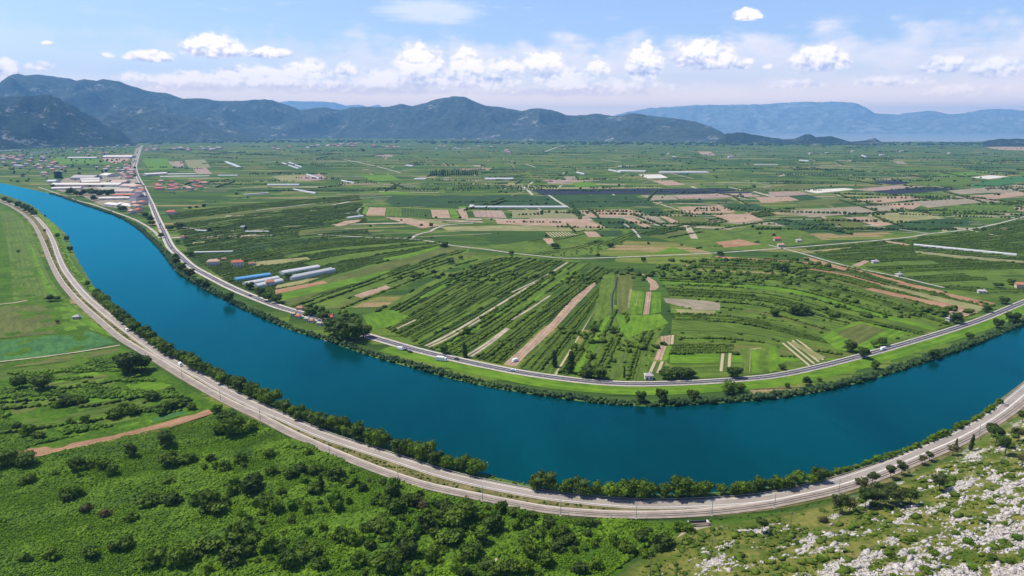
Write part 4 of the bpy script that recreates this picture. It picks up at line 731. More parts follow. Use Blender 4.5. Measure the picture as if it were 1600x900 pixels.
# ---- pines on the rocky slope
pines = [(1312,802,10,K_pine,'pine with bare lower trunk, leftmost on the rocky slope'),(1327,800,7,K_dry,'reddish half-bare tree right of the leftmost pine'),(1352,793,10,K_pine,'dark pine at the left of the main pine clump'),(1362,791,10,K_pine,'dark pine in the front of the main pine clump'),(1374,792,10,K_pine,'dense pine in the middle of the main pine clump'),(1385,785,10,K_pine,'pine at the back of the main pine clump'),(1400,791,9,K_pine,'slender pine right of the main clump'),(1408,787,9,K_pine,'slender pine, second right of the main clump'),(1422,789,9,K_pine,'slender pine, outermost right of the main clump'),(1370,778,9,K_pine,'pine behind the main clump near the railway'),
 (1345,768,8,K_dry,'thin bare tree left of the railway pines'),(1362,758,8,K_pine,'pine on the railway edge with see-through crown'),(1391,748,8,K_pine,'round pine on the railway edge, left'),(1408,743,8,K_pine,'round pine on the railway edge, right'),(1467,768,10,K_pine,'lone dark pine on the open slope'),(1452,720,6,K_pine,'low pine at the railway, upper slope'),(1440,726,6,K_dry,'brownish bare shrub tree at the railway, upper slope'),(1488,712,7,K_dry,'greyish bare tree by the railway near the cypress'),(1517,704,9.5,K_cyp,'slim dark cypress on the slope by the railway'),(1493,700,6,K_cyp,'small cypress left of the slim one'),(1555,698,12,K_pine,'tall pine on the upper right slope, left one'),(1570,712,11,K_pine,'tall pine on the upper right slope, middle'),(1548,682,9,K_pine,'pine behind the tall ones on the upper right slope'),(1590,690,9,K_dry,'bare grey tree at the right edge of the slope'),(1597,660,8,K_pine,'pine cut by the right edge of the photo'),(1190,833,8,K_pine,'pine alone on the lower slope near the railway bend'),(1597,728,7,K_dry,'small bare tree at the right edge above the rocks')]
for px, py, h, K, lb in pines:
    x, y, z = at_h(px, py); K.place(x, y, z - .2, h, lb, 'cypress' if K is K_cyp else 'tree', None)
# ---- reserve: scrub bushes as individuals (300 at most), largest in the photo
def px_of(x, y, z=0):
    dx_, dy_, dz_ = x, y, z - CH; f = dy_ * math.cos(PITCH) - dz_ * math.sin(PITCH); u = dy_ * math.sin(PITCH) + dz_ * math.cos(PITCH); return 800 + F * dx_ / f, 450 - F * u / f
namedb = [(100,635,9),(112,632,8),(90,636,7),(128,628,7),(238,625,8),(262,640,10),(275,636,10),(252,648,8),(290,632,8),(180,652,8),(205,648,8),(195,640,7),(110,663,5),(135,662,6),(45,680,7),(60,685,6),(28,670,6),(345,678,10),(365,680,11),(385,676,10),(360,665,10),(395,668,9),(300,640,5),(340,645,6),(47,753,6),(35,757,4),(86,741,4),(125,747,4),(120,735,7),(140,730,8),(160,732,8),(177,742,7),(110,780,8),(125,776,7),(262,728,8),(280,724,8),(298,722,7),(264,756,7),(350,735,7),(376,722,6),(326,795,10),(310,790,9),(340,800,8),(365,775,8),(395,770,9),(270,790,8),(250,785,8),(230,790,7),(328,860,9),(205,812,7),(142,828,4),(180,860,7),(195,855,7),(80,872,8),(40,876,6),(142,870,8),(245,880,10),(280,885,9),(300,878,8),(375,845,10),(390,850,9),(360,880,9),(455,745,8),(425,740,7),(470,742,8),(490,770,7),(440,775,6),(520,748,8),(545,760,6),(565,765,6),(400,760,9),(415,785,8),(430,800,8),(490,868,9),(475,870,8),(585,830,10),(570,836,8),(600,832,8),(535,845,8),(550,850,9),(620,800,10),(605,790,8),(640,790,8),(650,782,6),(660,825,8),(690,795,8),(450,885,9),(500,888,8),(420,860,8),(600,886,9),(560,880,8),(680,870,8),(700,850,9),(735,870,8),(760,885,8),(830,870,8),(850,880,8),(800,895,8),(820,850,7),(870,860,7),(890,850,7),(880,835,6),(920,825,6),(840,838,7),(860,825,6),(1040,850,8),(1030,858,7),(1075,833,7),(1078,855,6),(1060,828,6),(905,895,7),(930,888,6),(980,862,7),(1010,870,6),(1000,845,6),(960,850,6),(1010,838,5)]
for px, py, w in namedb:
    x, y, _ = at(px, py); place = 'above the brown field' if py < 700 else ('in the lower left scrub' if px < 400 else ('in the scrub under the railway' if px < 800 else 'in the thicket below the slope'))
    ww = w * random.uniform(.85, 1.25); seq(bush(x, y, -.2, ww, 'x', 'bushes ' + place, BUSH[:5], tall=random.uniform(.8, 1.25)), place, ('big' if ww > 8.5 else 'medium' if ww > 6.5 else 'small') + ' rounded bush', place)
for px, py, w in [(650,790,9),(660,796,7),(135,800,7),(165,806,6),(235,875,6)]:
    x, y, _ = at(px, py); seq(bush(x, y, -.2, w, 'x', 'dry bushes in the scrub', BUSH_R), 'dry', 'brownish dry bush', 'in the green scrub below the railway')

rgb = random.Random(41); cnt = 0; taken = [at(a_, b_)[:2] for a_, b_, _ in namedb]
tr_ = 0
railc, toec = rail[(rail[:, 1] < 900)][::3], toe
while cnt < 150 and tr_ < 3000:
    tr_ += 1; px = rgb.triangular(250, 1050, 700); py = rgb.uniform(705, 905); x, y, _ = at(px, py); xa, ya = np.array([x]), np.array([y])
    if dist_poly(xa, ya, railc, True)[0] > -8 or dist_poly(xa, ya, toec, True)[0] < 3: continue
    if vnoise(xa / 25., ya / 14., 61)[0] < .42 or any((x - a_[0]) ** 2 + (y - a_[1]) ** 2 < 16 for a_ in taken): continue
    taken.append((x, y)); ww = rgb.uniform(3.0, 6.5); seq(bush(x, y, -.25, ww, 'x', 'shrubs in the central scrub', BUSH, tall=rgb.uniform(.8, 1.5)), 'cs', ('small' if ww < 4.5 else 'larger') + ' leafy shrub', 'in the central scrub under the railway'); cnt += 1
# ---- stuff: clumps merged into single meshes
def ico_mass(name, X, Y, Z, W_, Hh, mat, seed, label, cat, sub=1, jitter=.28, tints=None, leafy=0, leafsize=.3):
    rg = np.random.default_rng(seed); V, Fc = I1 if sub == 1 else I2; n = len(X); k = len(V)
    VV = V[None] * (1 + rg.normal(0, jitter, (n, k, 1))) + rg.normal(0, jitter * .4, (n, k, 3)); VV[:, :, 0] *= (W_ / 2)[:, None]; VV[:, :, 1] *= (W_ / 2)[:, None] * rg.uniform(.75, 1.25, (n, 1)); VV[:, :, 2] = VV[:, :, 2] * (Hh * .55)[:, None] + (Hh * .42)[:, None]
    VV[:, :, 0] += np.asarray(X)[:, None]; VV[:, :, 1] += np.asarray(Y)[:, None]; VV[:, :, 2] += np.asarray(Z)[:, None]
    FF = (Fc[None] + (np.arange(n) * k)[:, None, None]).reshape(-1, 3)
    base = rg.uniform(0, .8, n) if tints is None else tints
    T = (base[:, None] + rg.uniform(-.2, .3, (n, len(Fc)))).clip(0, 1).ravel()
    VV = VV.reshape(-1, 3)
    if leafy:
        m_ = n * leafy; d = rg.normal(0, 1, (m_, 3)); d[:, 2] = np.abs(d[:, 2]); d /= np.linalg.norm(d, axis=1)[:, None]; ii = np.repeat(np.arange(n), leafy)
        C = np.stack([np.asarray(X)[ii] + d[:, 0] * W_[ii] * .5, np.asarray(Y)[ii] + d[:, 1] * W_[ii] * .5, np.asarray(Z)[ii] + Hh[ii] * .42 + d[:, 2] * Hh[ii] * .55], 1)
        V2, F2 = leaf_quads(C, d, leafsize, rg); F2 = np.vstack([F2[:, [0, 1, 2]], F2[:, [0, 2, 3]]]) + len(VV); VV = np.vstack([VV, V2]); FF = np.vstack([FF, F2])
        tl = (base[ii] + rg.uniform(0, .5, m_)).clip(0, 1); T = np.r_[T, tl, tl]
    o = link(name, mk_mesh(name, VV, FF, [mat], attrs={'tint': ('FACE', T)})); tag(o, label, cat, None, 'stuff'); return o
# scrub cover south of the railway
def sample_px(n, poly, seed, south=True):
    rg = np.random.default_rng(seed); P = pxs(poly); x0, y0 = P.min(0); x1, y1 = P.max(0); X = rg.uniform(x0, x1, n * 4); Y = rg.uniform(y0, y1, n * 4); m_ = inside(X, Y, P); return X[m_][:n], Y[m_][:n]
SCR = [(-60,640),(0,640),(60,690),(300,655),(345,640),(400,660),(450,684),(500,706),(550,727),(600,746),(650,763),(700,776),(750,786),(850,806),(900,811),(1000,815),(1060,822),(1035,850),(1000,872),(960,905),(900,960),(-60,960)]
X, Y = sample_px(95000, SCR, 5); dn = fbm((X * .94 + Y * .34) / 30, (Y * .94 - X * .34) / 15, 5, 77, .6); k = (dn > .22) & (DHm := (-dist_poly(X, Y, toe, True) < -2)); brow = pxs([(40,699),(330,636),(340,648),(45,718)]); k &= ~inside(X, Y, brow)
X, Y, dn = X[k], Y[k], dn[k]; big_ = np.clip((dn - .40) / .3, 0, 1); lf = np.clip((X + 260) / 170, .45, 1); W_ = (.7 + 2.7 * big_ * lf) * np.random.default_rng(1).uniform(.55, 1.35, len(X)); zr = (fbm(X / 14, Y / 14, 4, 21) - .5) * 1.6
ico_mass('scrub', X, Y, zr - .1, W_, W_ * .62, M['scrub'], 11, 'low rough green scrub and brambles covering the ground below the railway', 'scrub', leafy=3, leafsize=.28, tints=np.clip(1.35 - dn * 1.7 + .5 * (fbm(X / 45, Y / 45, 3, 91) - .5) + np.random.default_rng(2).normal(0, .2, len(X)), 0, 1))
# left meadow tussocks
X, Y = sample_px(9000, [(0,575),(180,560),(235,590),(300,628),(310,636),(235,652),(150,672),(60,686),(0,692)], 6); dn = fbm(X / 60, Y / 14, 4, 78); k = dn > .52; X, Y, dn = X[k], Y[k], dn[k]; W_ = np.random.default_rng(3).uniform(1.0, 3.4, len(X))
ico_mass('scrub', X, Y, X * 0 - .1, W_, W_ * .6, M['scrub'], 12, 'rows of bushes and tall grass in the left meadow', 'scrub', leafy=4, leafsize=.3)
# orchard and hedge rows on the far side
ox, oy, ow, ot = [], [], [], []; rg = np.random.default_rng(8)
for (a, b, mt) in orch:
    wd = np.mean(np.linalg.norm(a - b, axis=1)); 
    if mt == 'hedge': rows_, sp_, ws = 1, 3.4, (2.0, 4.6)
    elif mt == 'scrubby': rows_, sp_, ws = max(1, int(wd / 7)), 6.0, (1.4, 3.8)
    else: rows_, sp_, ws = max(1, int(wd / 4.4)), 1.9, (1.5, 2.3)
    far_ = np.linalg.norm(a.mean(0)); 
    if far_ > 1100: rows_ = max(1, rows_ // 2); sp_ *= 1.5; ws = (ws[0] * 1.3, ws[1] * 1.3)
    for r_ in range(rows_):
        t = (r_ + .5) / rows_; P = a * (1 - t) + b * t; L = plen(P); k = max(2, int(L / sp_)); Q_ = resample(P, k); ph = rg.uniform(0, 100); s_ = np.linspace(0, L, k)
        keep = vnoise(s_ / 45 + ph, s_ * 0 + r_ * .13, 5) > (.25 if mt != 'hedge' else .42)
        if mt == 'scrubby': keep = rg.uniform(0, 1, k) > .6
        Q_ = Q_[keep] + rg.normal(0, .28 if mt != 'scrubby' else 2.5, (keep.sum(), 2)); ox.append(Q_[:, 0]); oy.append(Q_[:, 1]); ow.append(rg.uniform(*ws, len(Q_))); ot.append(np.full(len(Q_), rg.uniform(.0, .75)))
ox, oy, ow, ot = map(np.concatenate, (ox, oy, ow, ot)); 
dr = np.minimum(dist_poly(ox, oy, nroad[::3]), 1e9); kk = dr > 9; ox, oy, ow, ot = ox[kk], oy[kk], ow[kk], ot[kk]
kk = np.ones(len(ox), bool)
for pf in CLEAR: kk &= ~inside(ox, oy, pf)
for pf, w_ in CLANES: kk &= dist_poly(ox, oy, pf) > w_
ox, oy, ow, ot = ox[kk], oy[kk], ow[kk], ot[kk]
print('orchard clumps', len(ox))
ico_mass('orchard_rows', ox, oy, ox * 0 - .1, ow * 1.12, ow * .62, M['row'], 13, 'rows of low dark green orchard trees and hedges on the plain beyond the river', 'orchard', tints=ot)
# loose bushes of the plain
X, Y = sample_px(1600, [(440,485),(560,440),(700,388),(900,400),(1200,395),(1440,440),(1540,480),(1420,530),(1200,585),(1020,597),(870,585),(700,553),(580,520)], 9); dn = fbm(X / 90, Y / 90, 3, 79); k = (dn > .53) & ((X > 150) | (dn > .64)); X, Y = X[k], Y[k]; W_ = np.random.default_rng(4).uniform(2.5, 7, len(X))
ico_mass('bushes', X, Y, X * 0 - .1, W_, W_ * .7, M['row'], 14, 'scattered dark bushes and small trees between the strip fields', 'bushes', sub=2, leafy=24, leafsize=.5)
X, Y = sample_px(2600, [(240,245),(500,232),(900,225),(1300,225),(1600,228),(1640,330),(1400,370),(1000,390),(700,380),(280,350)], 10); dn = fbm(X / 500, Y / 500, 3, 80); k = dn > .45; X, Y = X[k], Y[k]; W_ = np.random.default_rng(5).gamma(3, 1.6, len(X)).clip(3, 12)
ico_mass('far_trees', X, Y, X * 0 - .1, W_, W_ * .7, M['leaf_d'], 15, 'small dark trees dotted over the distant plain', 'trees', sub=1)
X, Y = sample_px(520, [(0,232),(215,230),(216,262),(232,300),(236,330),(215,335),(150,316),(60,288),(0,282)], 31); W_ = np.random.default_rng(6).uniform(6, 13, len(X)); ico_mass('town_trees', X, Y, X * 0 - .1, W_, W_ * .8, M['leaf_d'], 32, 'dark garden trees scattered between the houses and halls of the town', 'trees')
hx, hy, hw = [], [], []; rgh = np.random.default_rng(55)
for a_, b_, w_ in HEDGE:
    k_ = max(3, int(np.linalg.norm(b_ - a_) / (w_ * 1.25))); t_ = np.linspace(0, 1, k_)[:, None]; q_ = a_ * (1 - t_) + b_ * t_; q_ = q_[rgh.uniform(0, 1, k_) < .86] + 0; q_ = q_ + rgh.normal(0, .6, q_.shape); hx.append(q_[:, 0]); hy.append(q_[:, 1]); hw.append(w_ * rgh.uniform(.7, 1.3, len(q_)))
hx, hy, hw = map(np.concatenate, (hx, hy, hw)); print('hedges', len(hx)); ico_mass('hedgerows', hx, hy, hx * 0 - .1, hw, hw * .75, M['leaf_d'], 56, 'thin dark hedgerows dividing the distant parcels of the plain', 'hedges')
# tree belt along the foot of the far hills
bl = crom(pxs([(240,222),(400,219.5),(700,221),(1000,223),(1250,224),(1400,223.5),(1600,223.5)]), step=200); Xb = []; rg = np.random.default_rng(12)
for _ in range(900):
    k_ = rg.integers(0, len(bl)); Xb.append(bl[k_] * rg.uniform(.86, 1.01) + rg.normal(0, 100, 2))
Xb = np.array(Xb); W_ = rg.uniform(20, 60, len(Xb)); ico_mass('far_trees', Xb[:, 0], Xb[:, 1], W_ * 0 - .1, W_, rg.uniform(10, 24, len(Xb)), M['leaf_d'], 16, 'dark tree belt where the plain meets the distant hills', 'trees')
# reeds along the far bank
nb2 = nbank[(np.linalg.norm(nbank, axis=1) < 2300)]; n_ = normals(nb2); n_ = n_ * np.sign((n_ * (np.array([500., 2500.]) - nb2)).sum(1))[:, None]
RX, RY = [], []; rg = np.random.default_rng(13)
for x, y in along(nb2, .55):
    RX.append(x); RY.append(y)
RX, RY = np.array(RX), np.array(RY); i_ = np.array([np.argmin((nb2[:, 0] - x) ** 2 + (nb2[:, 1] - y) ** 2) for x, y in zip(RX, RY)]); off = rg.uniform(-.5, 7.0, len(RX)); RX += n_[i_, 0] * off; RY += n_[i_, 1] * off
W_ = rg.uniform(1.2, 3.0, len(RX)) * (1 + .8 * (vnoise(RX / 30, RY / 30, 4) - .3)); ico_mass('reeds', RX, RY, RX * 0 - .5, W_, W_ * .95, M['reed'], 17, 'grey-green reeds fringing the far river bank', 'reeds', leafy=2, leafsize=.35)
# rough tufts along near bank and between road and railway
V_ = []; sel = sroad[(sroad[:, 1] < 1100)]; n_ = normals(sel); rg = np.random.default_rng(14); m_ = rg.integers(0, len(sel), 7000); off = rg.uniform(4.8, 9.5, 7000) * np.where(rg.uniform(0, 1, 7000) < .6, -1, 1)
TX = sel[m_, 0] + n_[m_, 0] * off + rg.normal(0, 3, 7000) ; TY = sel[m_, 1] + n_[m_, 1] * off + rg.normal(0, 3, 7000)
dR = dist_poly(TX, TY, sroad[::2]); dL = dist_poly(TX, TY, rail[::2]); k = (dR > 5) & (dL > 4.8) & ~inside(TX, TY, river_poly); TX, TY = TX[k], TY[k]; W_ = rg.uniform(.5, 1.7, len(TX))
ico_mass('verge_tufts', TX, TY, TX * 0, W_, W_ * .55, M['maquis'], 18, 'rough grass tufts on the verges between road and railway', 'grass tufts')

# ------------------------------------------------------------------ rocky slope
mr, g_ = new_mat('limestone'); p = pos(g_); n = g_.noise(p, .8, 6, .7); n2 = g_.noise(p, 3.0, 4, .7)
finish(g_, princ(g_, g_.mix(g_.ramp(n, .35, .65), (.27, .245, .22), (.53, .49, .45)), .9, bump(g_, g_.m('ADD', n, n2), .9, .35), .1).outputs[0]); M['rock'] = mr
HP = [(960,905),(1045,845),(1110,830),(1200,815),(1300,795),(1400,760),(1500,715),(1600,655),(1700,600),(1800,960),(900,1050)]
def slope_pts(n, seed, thr, sc=1.0, inv=False):
    rg = np.random.default_rng(seed); X = rg.uniform(10, 420, n); Y = rg.uniform(60, 480, n); z, d = hill_h(X, Y); u, v = px_of(X, Y, z) if False else (0, 0)
    f = Y * math.cos(PITCH) - (z - CH) * math.sin(PITCH); uu = 800 + F * X / f; vv = 450 - F * (Y * math.sin(PITCH) + (z - CH) * math.cos(PITCH)) / f
    rm = fbm((X * .85 + Y * .52) / 15, (Y * .85 - X * .52) / 6.0, 6, 33, .74); rm = rm + .07 * np.clip(d / 150, 0, 1) - .07 * (1 - np.clip(d / 75, 0, 1)) + .12 * (np.clip((X - 60) / 150, 0, 1) - .66); k = (d > 7) & (uu < 1720) & (vv < 980) & (f > 20) & ((rm > thr) if not inv else (rm < thr)); return X[k], Y[k], z[k], rm[k], d[k]
X, Y, Z, rm, dd = slope_pts(380000, 21, .49); rg = np.random.default_rng(22); keep = rg.uniform(0, 1, len(X)) < np.clip((rm - .49) * 8, .11, 1) * np.clip(dd / 70, .10, 1) * .8; X, Y, Z, rm = X[keep], Y[keep], Z[keep], rm[keep]
n = len(X); print('rocks', n); Vb, Fb = I1; k_ = len(Vb); S = rg.gamma(2.0, .22, n).clip(.15, 2.0)
VV = Vb[None] * (1 + rg.normal(0, .30, (n, k_, 1))) + rg.normal(0, .16, (n, k_, 3)); ang = rg.normal(.55, .35, n); VV = VV * np.stack([S * rg.uniform(.9, 2.0, n), S * rg.uniform(.5, .9, n), S * rg.uniform(.25, .6, n)], 1)[:, None, :]
ca, sa = np.cos(ang)[:, None], np.sin(ang)[:, None]; VX = VV[:, :, 0] * ca - VV[:, :, 1] * sa; VY = VV[:, :, 0] * sa + VV[:, :, 1] * ca; VV = np.stack([VX + X[:, None], VY + Y[:, None], VV[:, :, 2] + Z[:, None] + .1 * S[:, None]], -1).reshape(-1, 3)
tag(link('limestone_rocks', mk_mesh('limestone_rocks', VV, (Fb[None] + (np.arange(n) * k_)[:, None, None]).reshape(-1, 3), [mr])), 'white jagged limestone rocks covering the steep foreground slope', 'rocks', None, 'stuff')
X, Y, Z, rm, dd = slope_pts(48000, 23, .56, inv=True); W_ = np.random.default_rng(24).gamma(2.2, .55, len(X)).clip(.4, 4.4); k = vnoise(X / 11, Y / 11, 6) > .30; X, Y, Z, W_ = X[k], Y[k], Z[k], W_[k]
ico_mass('maquis', X, Y, Z - .1, W_, W_ * .5, M['maquis'], 25, 'low green cushions of grass and herbs between the limestone rocks', 'low scrub', leafy=3, leafsize=.2)
for px, py, w in [(1510,850,6),(1460,868,5),(1590,845,6),(1425,845,5),(1550,875,5),(1350,860,5),(1400,840,4.5),(1280,876,4.5),(1570,820,4),(1475,800,4.5),(1430,808,4),(1390,870,5),(1520,890,5),(1245,850,4),(1330,828,4),(1450,895,4.5),(1580,880,5),(1495,835,3.5)]:
    x, y, z = at_h(px, py); seq(bush(x, y, z - .2, w * .8, 'x', 'shrubs on the rocky slope', [BUSH[0], BUSH[5], BUSH[3]], 'shrub', tall=.8), 'sh', 'bright green shrub', 'among the white rocks of the slope')
x, y, z = at_h(1285, 815); bush(x, y, z - .2, 4.5, 'dark brown bare shrub below the pines beside a leaning pale log', None, BUSH_R, 'shrub')

# ------------------------------------------------------------------ buildings
def bmat(name, c, r=.8): 
    if name not in M: M[name] = simple(name, c, r, .12, .3)
    return M[name]
ROOFS = [bmat('terracotta_roof', (.30, .125, .075)), bmat('faded_tile_roof', (.36, .23, .17)), bmat('red_tile_roof', (.36, .085, .055)), bmat('grey_roof', (.30, .28, .27))]
WALLS = [bmat('white_render', (.52, .49, .45)), bmat('cream_render', (.46, .40, .31)), bmat('grey_render', (.42, .41, .42)), bmat('pale_pink_render', (.44, .33, .27))]
GLASS = simple('window_glass', (.05, .06, .08), .15, .1, spec=.6); DOOR = bmat('wood_door', (.18, .10, .06)); PLAST = simple('greenhouse_film', (.40, .40, .39), .35, .08, .3, spec=.5); BLUE = simple('blue_film', (.08, .24, .42), .4, .1, .3)
def house(w, l, h, roof, wall, x, y, rz, label, group=None, detail=True, name='house', z=0):
    r_ = h * .0 + w * .22
    if not detail:
        mb = MB(); mb.box(-l/2, l/2, -w/2, w/2, 0, h, 0); e = .5; rh = r_
        mb.add([(-l/2-e, -w/2-e, h), (l/2+e, -w/2-e, h), (l/2+e, w/2+e, h), (-l/2-e, w/2+e, h), (-l/2+w*.3, 0, h+rh), (l/2-w*.3, 0, h+rh)], [(0,1,5,4), (1,2,5), (2,3,4,5), (3,0,4), (3,2,1,0)], 1)
        for sx in (-.3, 0, .3):
            mb.box(sx*l-.5, sx*l+.5, -w/2-.05, -w/2+.1, h*.55, h*.8, 2)
        o = mb.build(name, [wall, roof, GLASS]); o.location = (x, y, z); o.rotation_euler[2] = rz; tag(o, label, 'house', group); return o
    t = empty(name, (x, y, z), rz); tag(t, label, 'house', group)
    MB().box(-l/2, l/2, -w/2, w/2, 0, h).build('wall', wall, t)
    mb = MB(); e = .6; mb.add([(-l/2-e, -w/2-e, h+.02), (l/2+e, -w/2-e, h+.02), (l/2+e, w/2+e, h+.02), (-l/2-e, w/2+e, h+.02), (-l/2-e, -w/2-e, h+.2), (l/2+e, -w/2-e, h+.2), (l/2+e, w/2+e, h+.2), (-l/2-e, w/2+e, h+.2), (-l/2+w*.25, 0, h+r_+.6), (l/2-w*.25, 0, h+r_+.6)], [(0,3,2,1), (0,1,5,4), (1,2,6,5), (2,3,7,6), (3,0,4,7), (4,5,9,8), (5,6,9), (6,7,8,9), (7,4,8)])
    rf = mb.build('roof', roof, t); MB().box(l*.2, l*.2+.8, .6, 1.4, h+.8, h+r_+1.6).build('chimney', WALLS[0], rf)
    fl = max(1, int(h / 2.9))
    for f_ in range(fl):
        for s_ in (-1, 1):
            k = max(2, int(l / 3.2))
            for i in range(k):
                cx = -l/2 + (i + .5) * l / k; z0 = f_ * 2.9 + .95
                if f_ == 0 and i == 0 and s_ == -1: MB().box(cx-.5, cx+.5, -w/2-.06, -w/2+.05, 0, 2.1).build('door', DOOR, t); continue
                MB().box(cx-.55, cx+.55, s_*w/2-.06, s_*w/2+.06, z0, z0+1.3).build('window', GLASS, t)
    if fl > 1: 
        bl_ = MB().box(-l*.35, l*.35, -w/2-1.4, -w/2-.01, 2.75, 2.92).build('balcony', WALLS[0], t)
        MB().box(-l*.35, l*.35, -w/2-1.4, -w/2-1.3, 2.92, 3.75).build('railing', WALLS[0], bl_)
    return t
def hp(px, py, *a, **k): x, y, _ = at(px, py); return house(a[0], a[1], a[2], a[3], a[4], x, y, *a[5:], **k)
hp(373, 416, 9, 12, 6.4, ROOFS[2], WALLS[0], R(20), 'two-storey house with bright red roof and balconies beside the orchard')
hp(366, 414, 6, 7, 4.5, ROOFS[2], WALLS[0], R(20), 'small annex with dark red roof left of the bright red-roofed house')
hp(334, 414, 10, 15, 5.4, ROOFS[1], WALLS[2], R(15), 'grey house with faded hipped roof left of the red-roofed house')
hp(350, 407, 4, 6, 2.6, ROOFS[0], WALLS[1], R(10), 'small shed with orange roof between the grey and the red house'); hp(394, 414, 4, 9, 2.6, ROOFS[0], WALLS[0], R(12), 'low outbuilding right of the red-roofed house')
hp(268, 335, 13, 19, 6, ROOFS[2], WALLS[2], R(8), 'large red-roofed house standing alone in the orchard right of the far road'); hp(217, 332, 11, 13, 7, ROOFS[2], WALLS[3], R(-30), 'house with bright red roof at the river end of the town'); hp(207, 334, 12, 14, 7, ROOFS[1], WALLS[3], R(-30), 'pinkish house with faded roof left of the bright red roof')
hp(286, 374, 5, 6, 5, ROOFS[0], WALLS[0], R(5), 'small two-tone hut with orange stripes in the orchard by the far road'); hp(422, 446, 8, 9, 5, ROOFS[0], WALLS[2], R(25), 'orange-roofed house beside the blue greenhouse'); hp(1596, 450, 8, 12, 4.5, ROOFS[0], WALLS[1], R(-20), 'orange-roofed house at the right edge of the plain')
hp(517, 499, 5, 6, 3.2, ROOFS[2], WALLS[3], R(-20), 'small kiosk with orange-red roof at the far road next to the huge trees', name='kiosk'); hp(1534, 458, 5, 8, 2.6, ROOFS[3], WALLS[0], R(-15), 'low grey shed in the green field at the right'); hp(1404, 432, 5, 7, 3, ROOFS[3], WALLS[0], R(20), 'small white shed at the junction on the right-hand track'); hp(1367, 411, 5, 9, 2.6, ROOFS[3], WALLS[0], R(10), 'low white shed among trees on the right-hand track')
hp(1214, 376, 8, 10, 4, ROOFS[2], WALLS[3], R(0), 'small pinkish house among dark trees above the right-hand track'); hp(1220, 385, 6, 10, 3, ROOFS[1], WALLS[0], R(0), 'low pale house just above the lane junction'); hp(1483, 501, 4, 6, 2.6, ROOFS[3], WALLS[0], R(25), 'small white hut at the far road beside a dark tree'); hp(1013, 592, 4.5, 5.5, 3.2, ROOFS[3], WALLS[0], R(0), 'tiny garden hut with grey roof at the far road'); hp(120, 498, 4.5, 5.5, 2.4, ROOFS[3], WALLS[2], R(10), 'small low hut in the bright grass of the left fields'); hp(1248, 378, 6, 8, 3, ROOFS[3], WALLS[0], R(0), 'small white shed right of the pinkish house'); hp(380, 357, 6, 9, 3.4, ROOFS[3], WALLS[0], R(8), 'white shed beside the narrow dark tree in the orchard'); hp(469, 484, 4, 7, 2.6, ROOFS[0], WALLS[3], R(-18), 'low stall with brownish roof on the land side of the far road', name='kiosk')
for i, (px, py, rc, lb) in enumerate([(459,493,1,'leftmost of the row of roadside fruit stalls above the river'),(466,497,2,'reddish stall, second in the row of roadside fruit stalls'),(480,501,3,'dark-roofed stall, third in the row of roadside fruit stalls'),(487,504,0,'white-fronted stall, fourth in the row of roadside fruit stalls'),(500,508,3,'grey stall, fifth in the row of roadside fruit stalls'),(506,508,1,'rightmost of the row of roadside fruit stalls above the river')]):
    hp(px, py, 3, 4.5, 2.4, ROOFS[rc], WALLS[0], R(-20), lb, name='stall', group='fruit stalls by the far road')
# town and villages
def cluster(n, poly, label, group, seed, sz=(9, 15), h=(4, 8), roofs=(0, 1, 1, 3), mind=14):
    rg = random.Random(seed); P = pxs(poly); x0, y0 = P.min(0); x1, y1 = P.max(0); got = []; tries = 0
    while len(got) < n and tries < 20000:
        tries += 1; x = rg.uniform(x0, x1); y = rg.uniform(y0, y1)
        if not inside(np.array([x]), np.array([y]), P)[0] or any((x - a) ** 2 + (y - b) ** 2 < mind ** 2 for a, b in got): continue
        got.append((x, y)); w = rg.uniform(*sz) * .75; ri = rg.choice(roofs); seq(house(w, w * rg.uniform(1.1, 1.5), rg.uniform(*h), ROOFS[ri], WALLS[rg.choice([0, 0, 1, 3])], x, y, rg.uniform(-.5, .5), 'x', group, detail=False), group, ['orange-roofed', 'faded-roofed', 'red-roofed', 'grey-roofed'][ri] + ' house', label)
cluster(30, [(0,226),(200,226),(205,231),(0,230)], 'in the village under the dark hill', 'houses at the foot of the dark hill', 1, (22, 38), (8, 14), mind=45)
cluster(14, [(85,232),(200,231),(190,241),(130,244)], 'just before the hill village', 'houses before the hill village', 2, (18, 30), (7, 12), mind=40)
cluster(36, [(0,243),(60,245),(105,258),(90,266),(20,264),(0,258)], 'in the quarter left of the factory', 'houses of the left-hand quarter', 3, (16, 28), (6, 12), mind=26)
cluster(18, [(237,285),(322,284),(318,302),(250,302)], 'in the group right of the far road', 'red-roofed houses right of the road', 4, (13, 22), (5, 8), (2, 0, 1, 2), 22)
cluster(14, [(258,232),(345,231),(348,236),(262,237)], 'in the hamlet right of the road end', 'houses right of the road end', 5, (26, 42), (9, 14), (1, 1, 3), 50)
cluster(22, [(410,233),(560,224),(565,229),(415,236)], 'in the distant village left of centre', 'distant village left of centre', 6, (26, 44), (9, 14), (1, 0, 0, 3), 60)
cluster(9, [(568,226),(640,227),(640,232),(570,231)], 'in the distant hamlet around the steeple', 'distant hamlet', 7, (28, 44), (9, 14), (1, 0, 3), 60); cluster(12, [(660,228),(820,228),(800,240),(680,236)], 'scattered over the middle of the far plain', 'scattered far houses', 8, (22, 34), (8, 12), (1, 3), 90)
cluster(12, [(1080,219),(1160,223),(1160,225),(1080,223)], 'at the foot of the quarried hill', 'houses under the quarried hill', 9, (30, 50), (10, 16), (1, 0), 60); cluster(10, [(700,216),(770,216),(780,219),(690,219)], 'at the foot of the central mountain', 'houses under the central mountain', 10, (40, 60), (12, 18), (1, 0), 80)
cluster(16, [(60,262),(110,262),(112,276),(70,280)], 'between the left-hand quarter and the factory', 'houses behind the factory', 14, (12, 22), (5, 9), (0, 1, 3), 20)
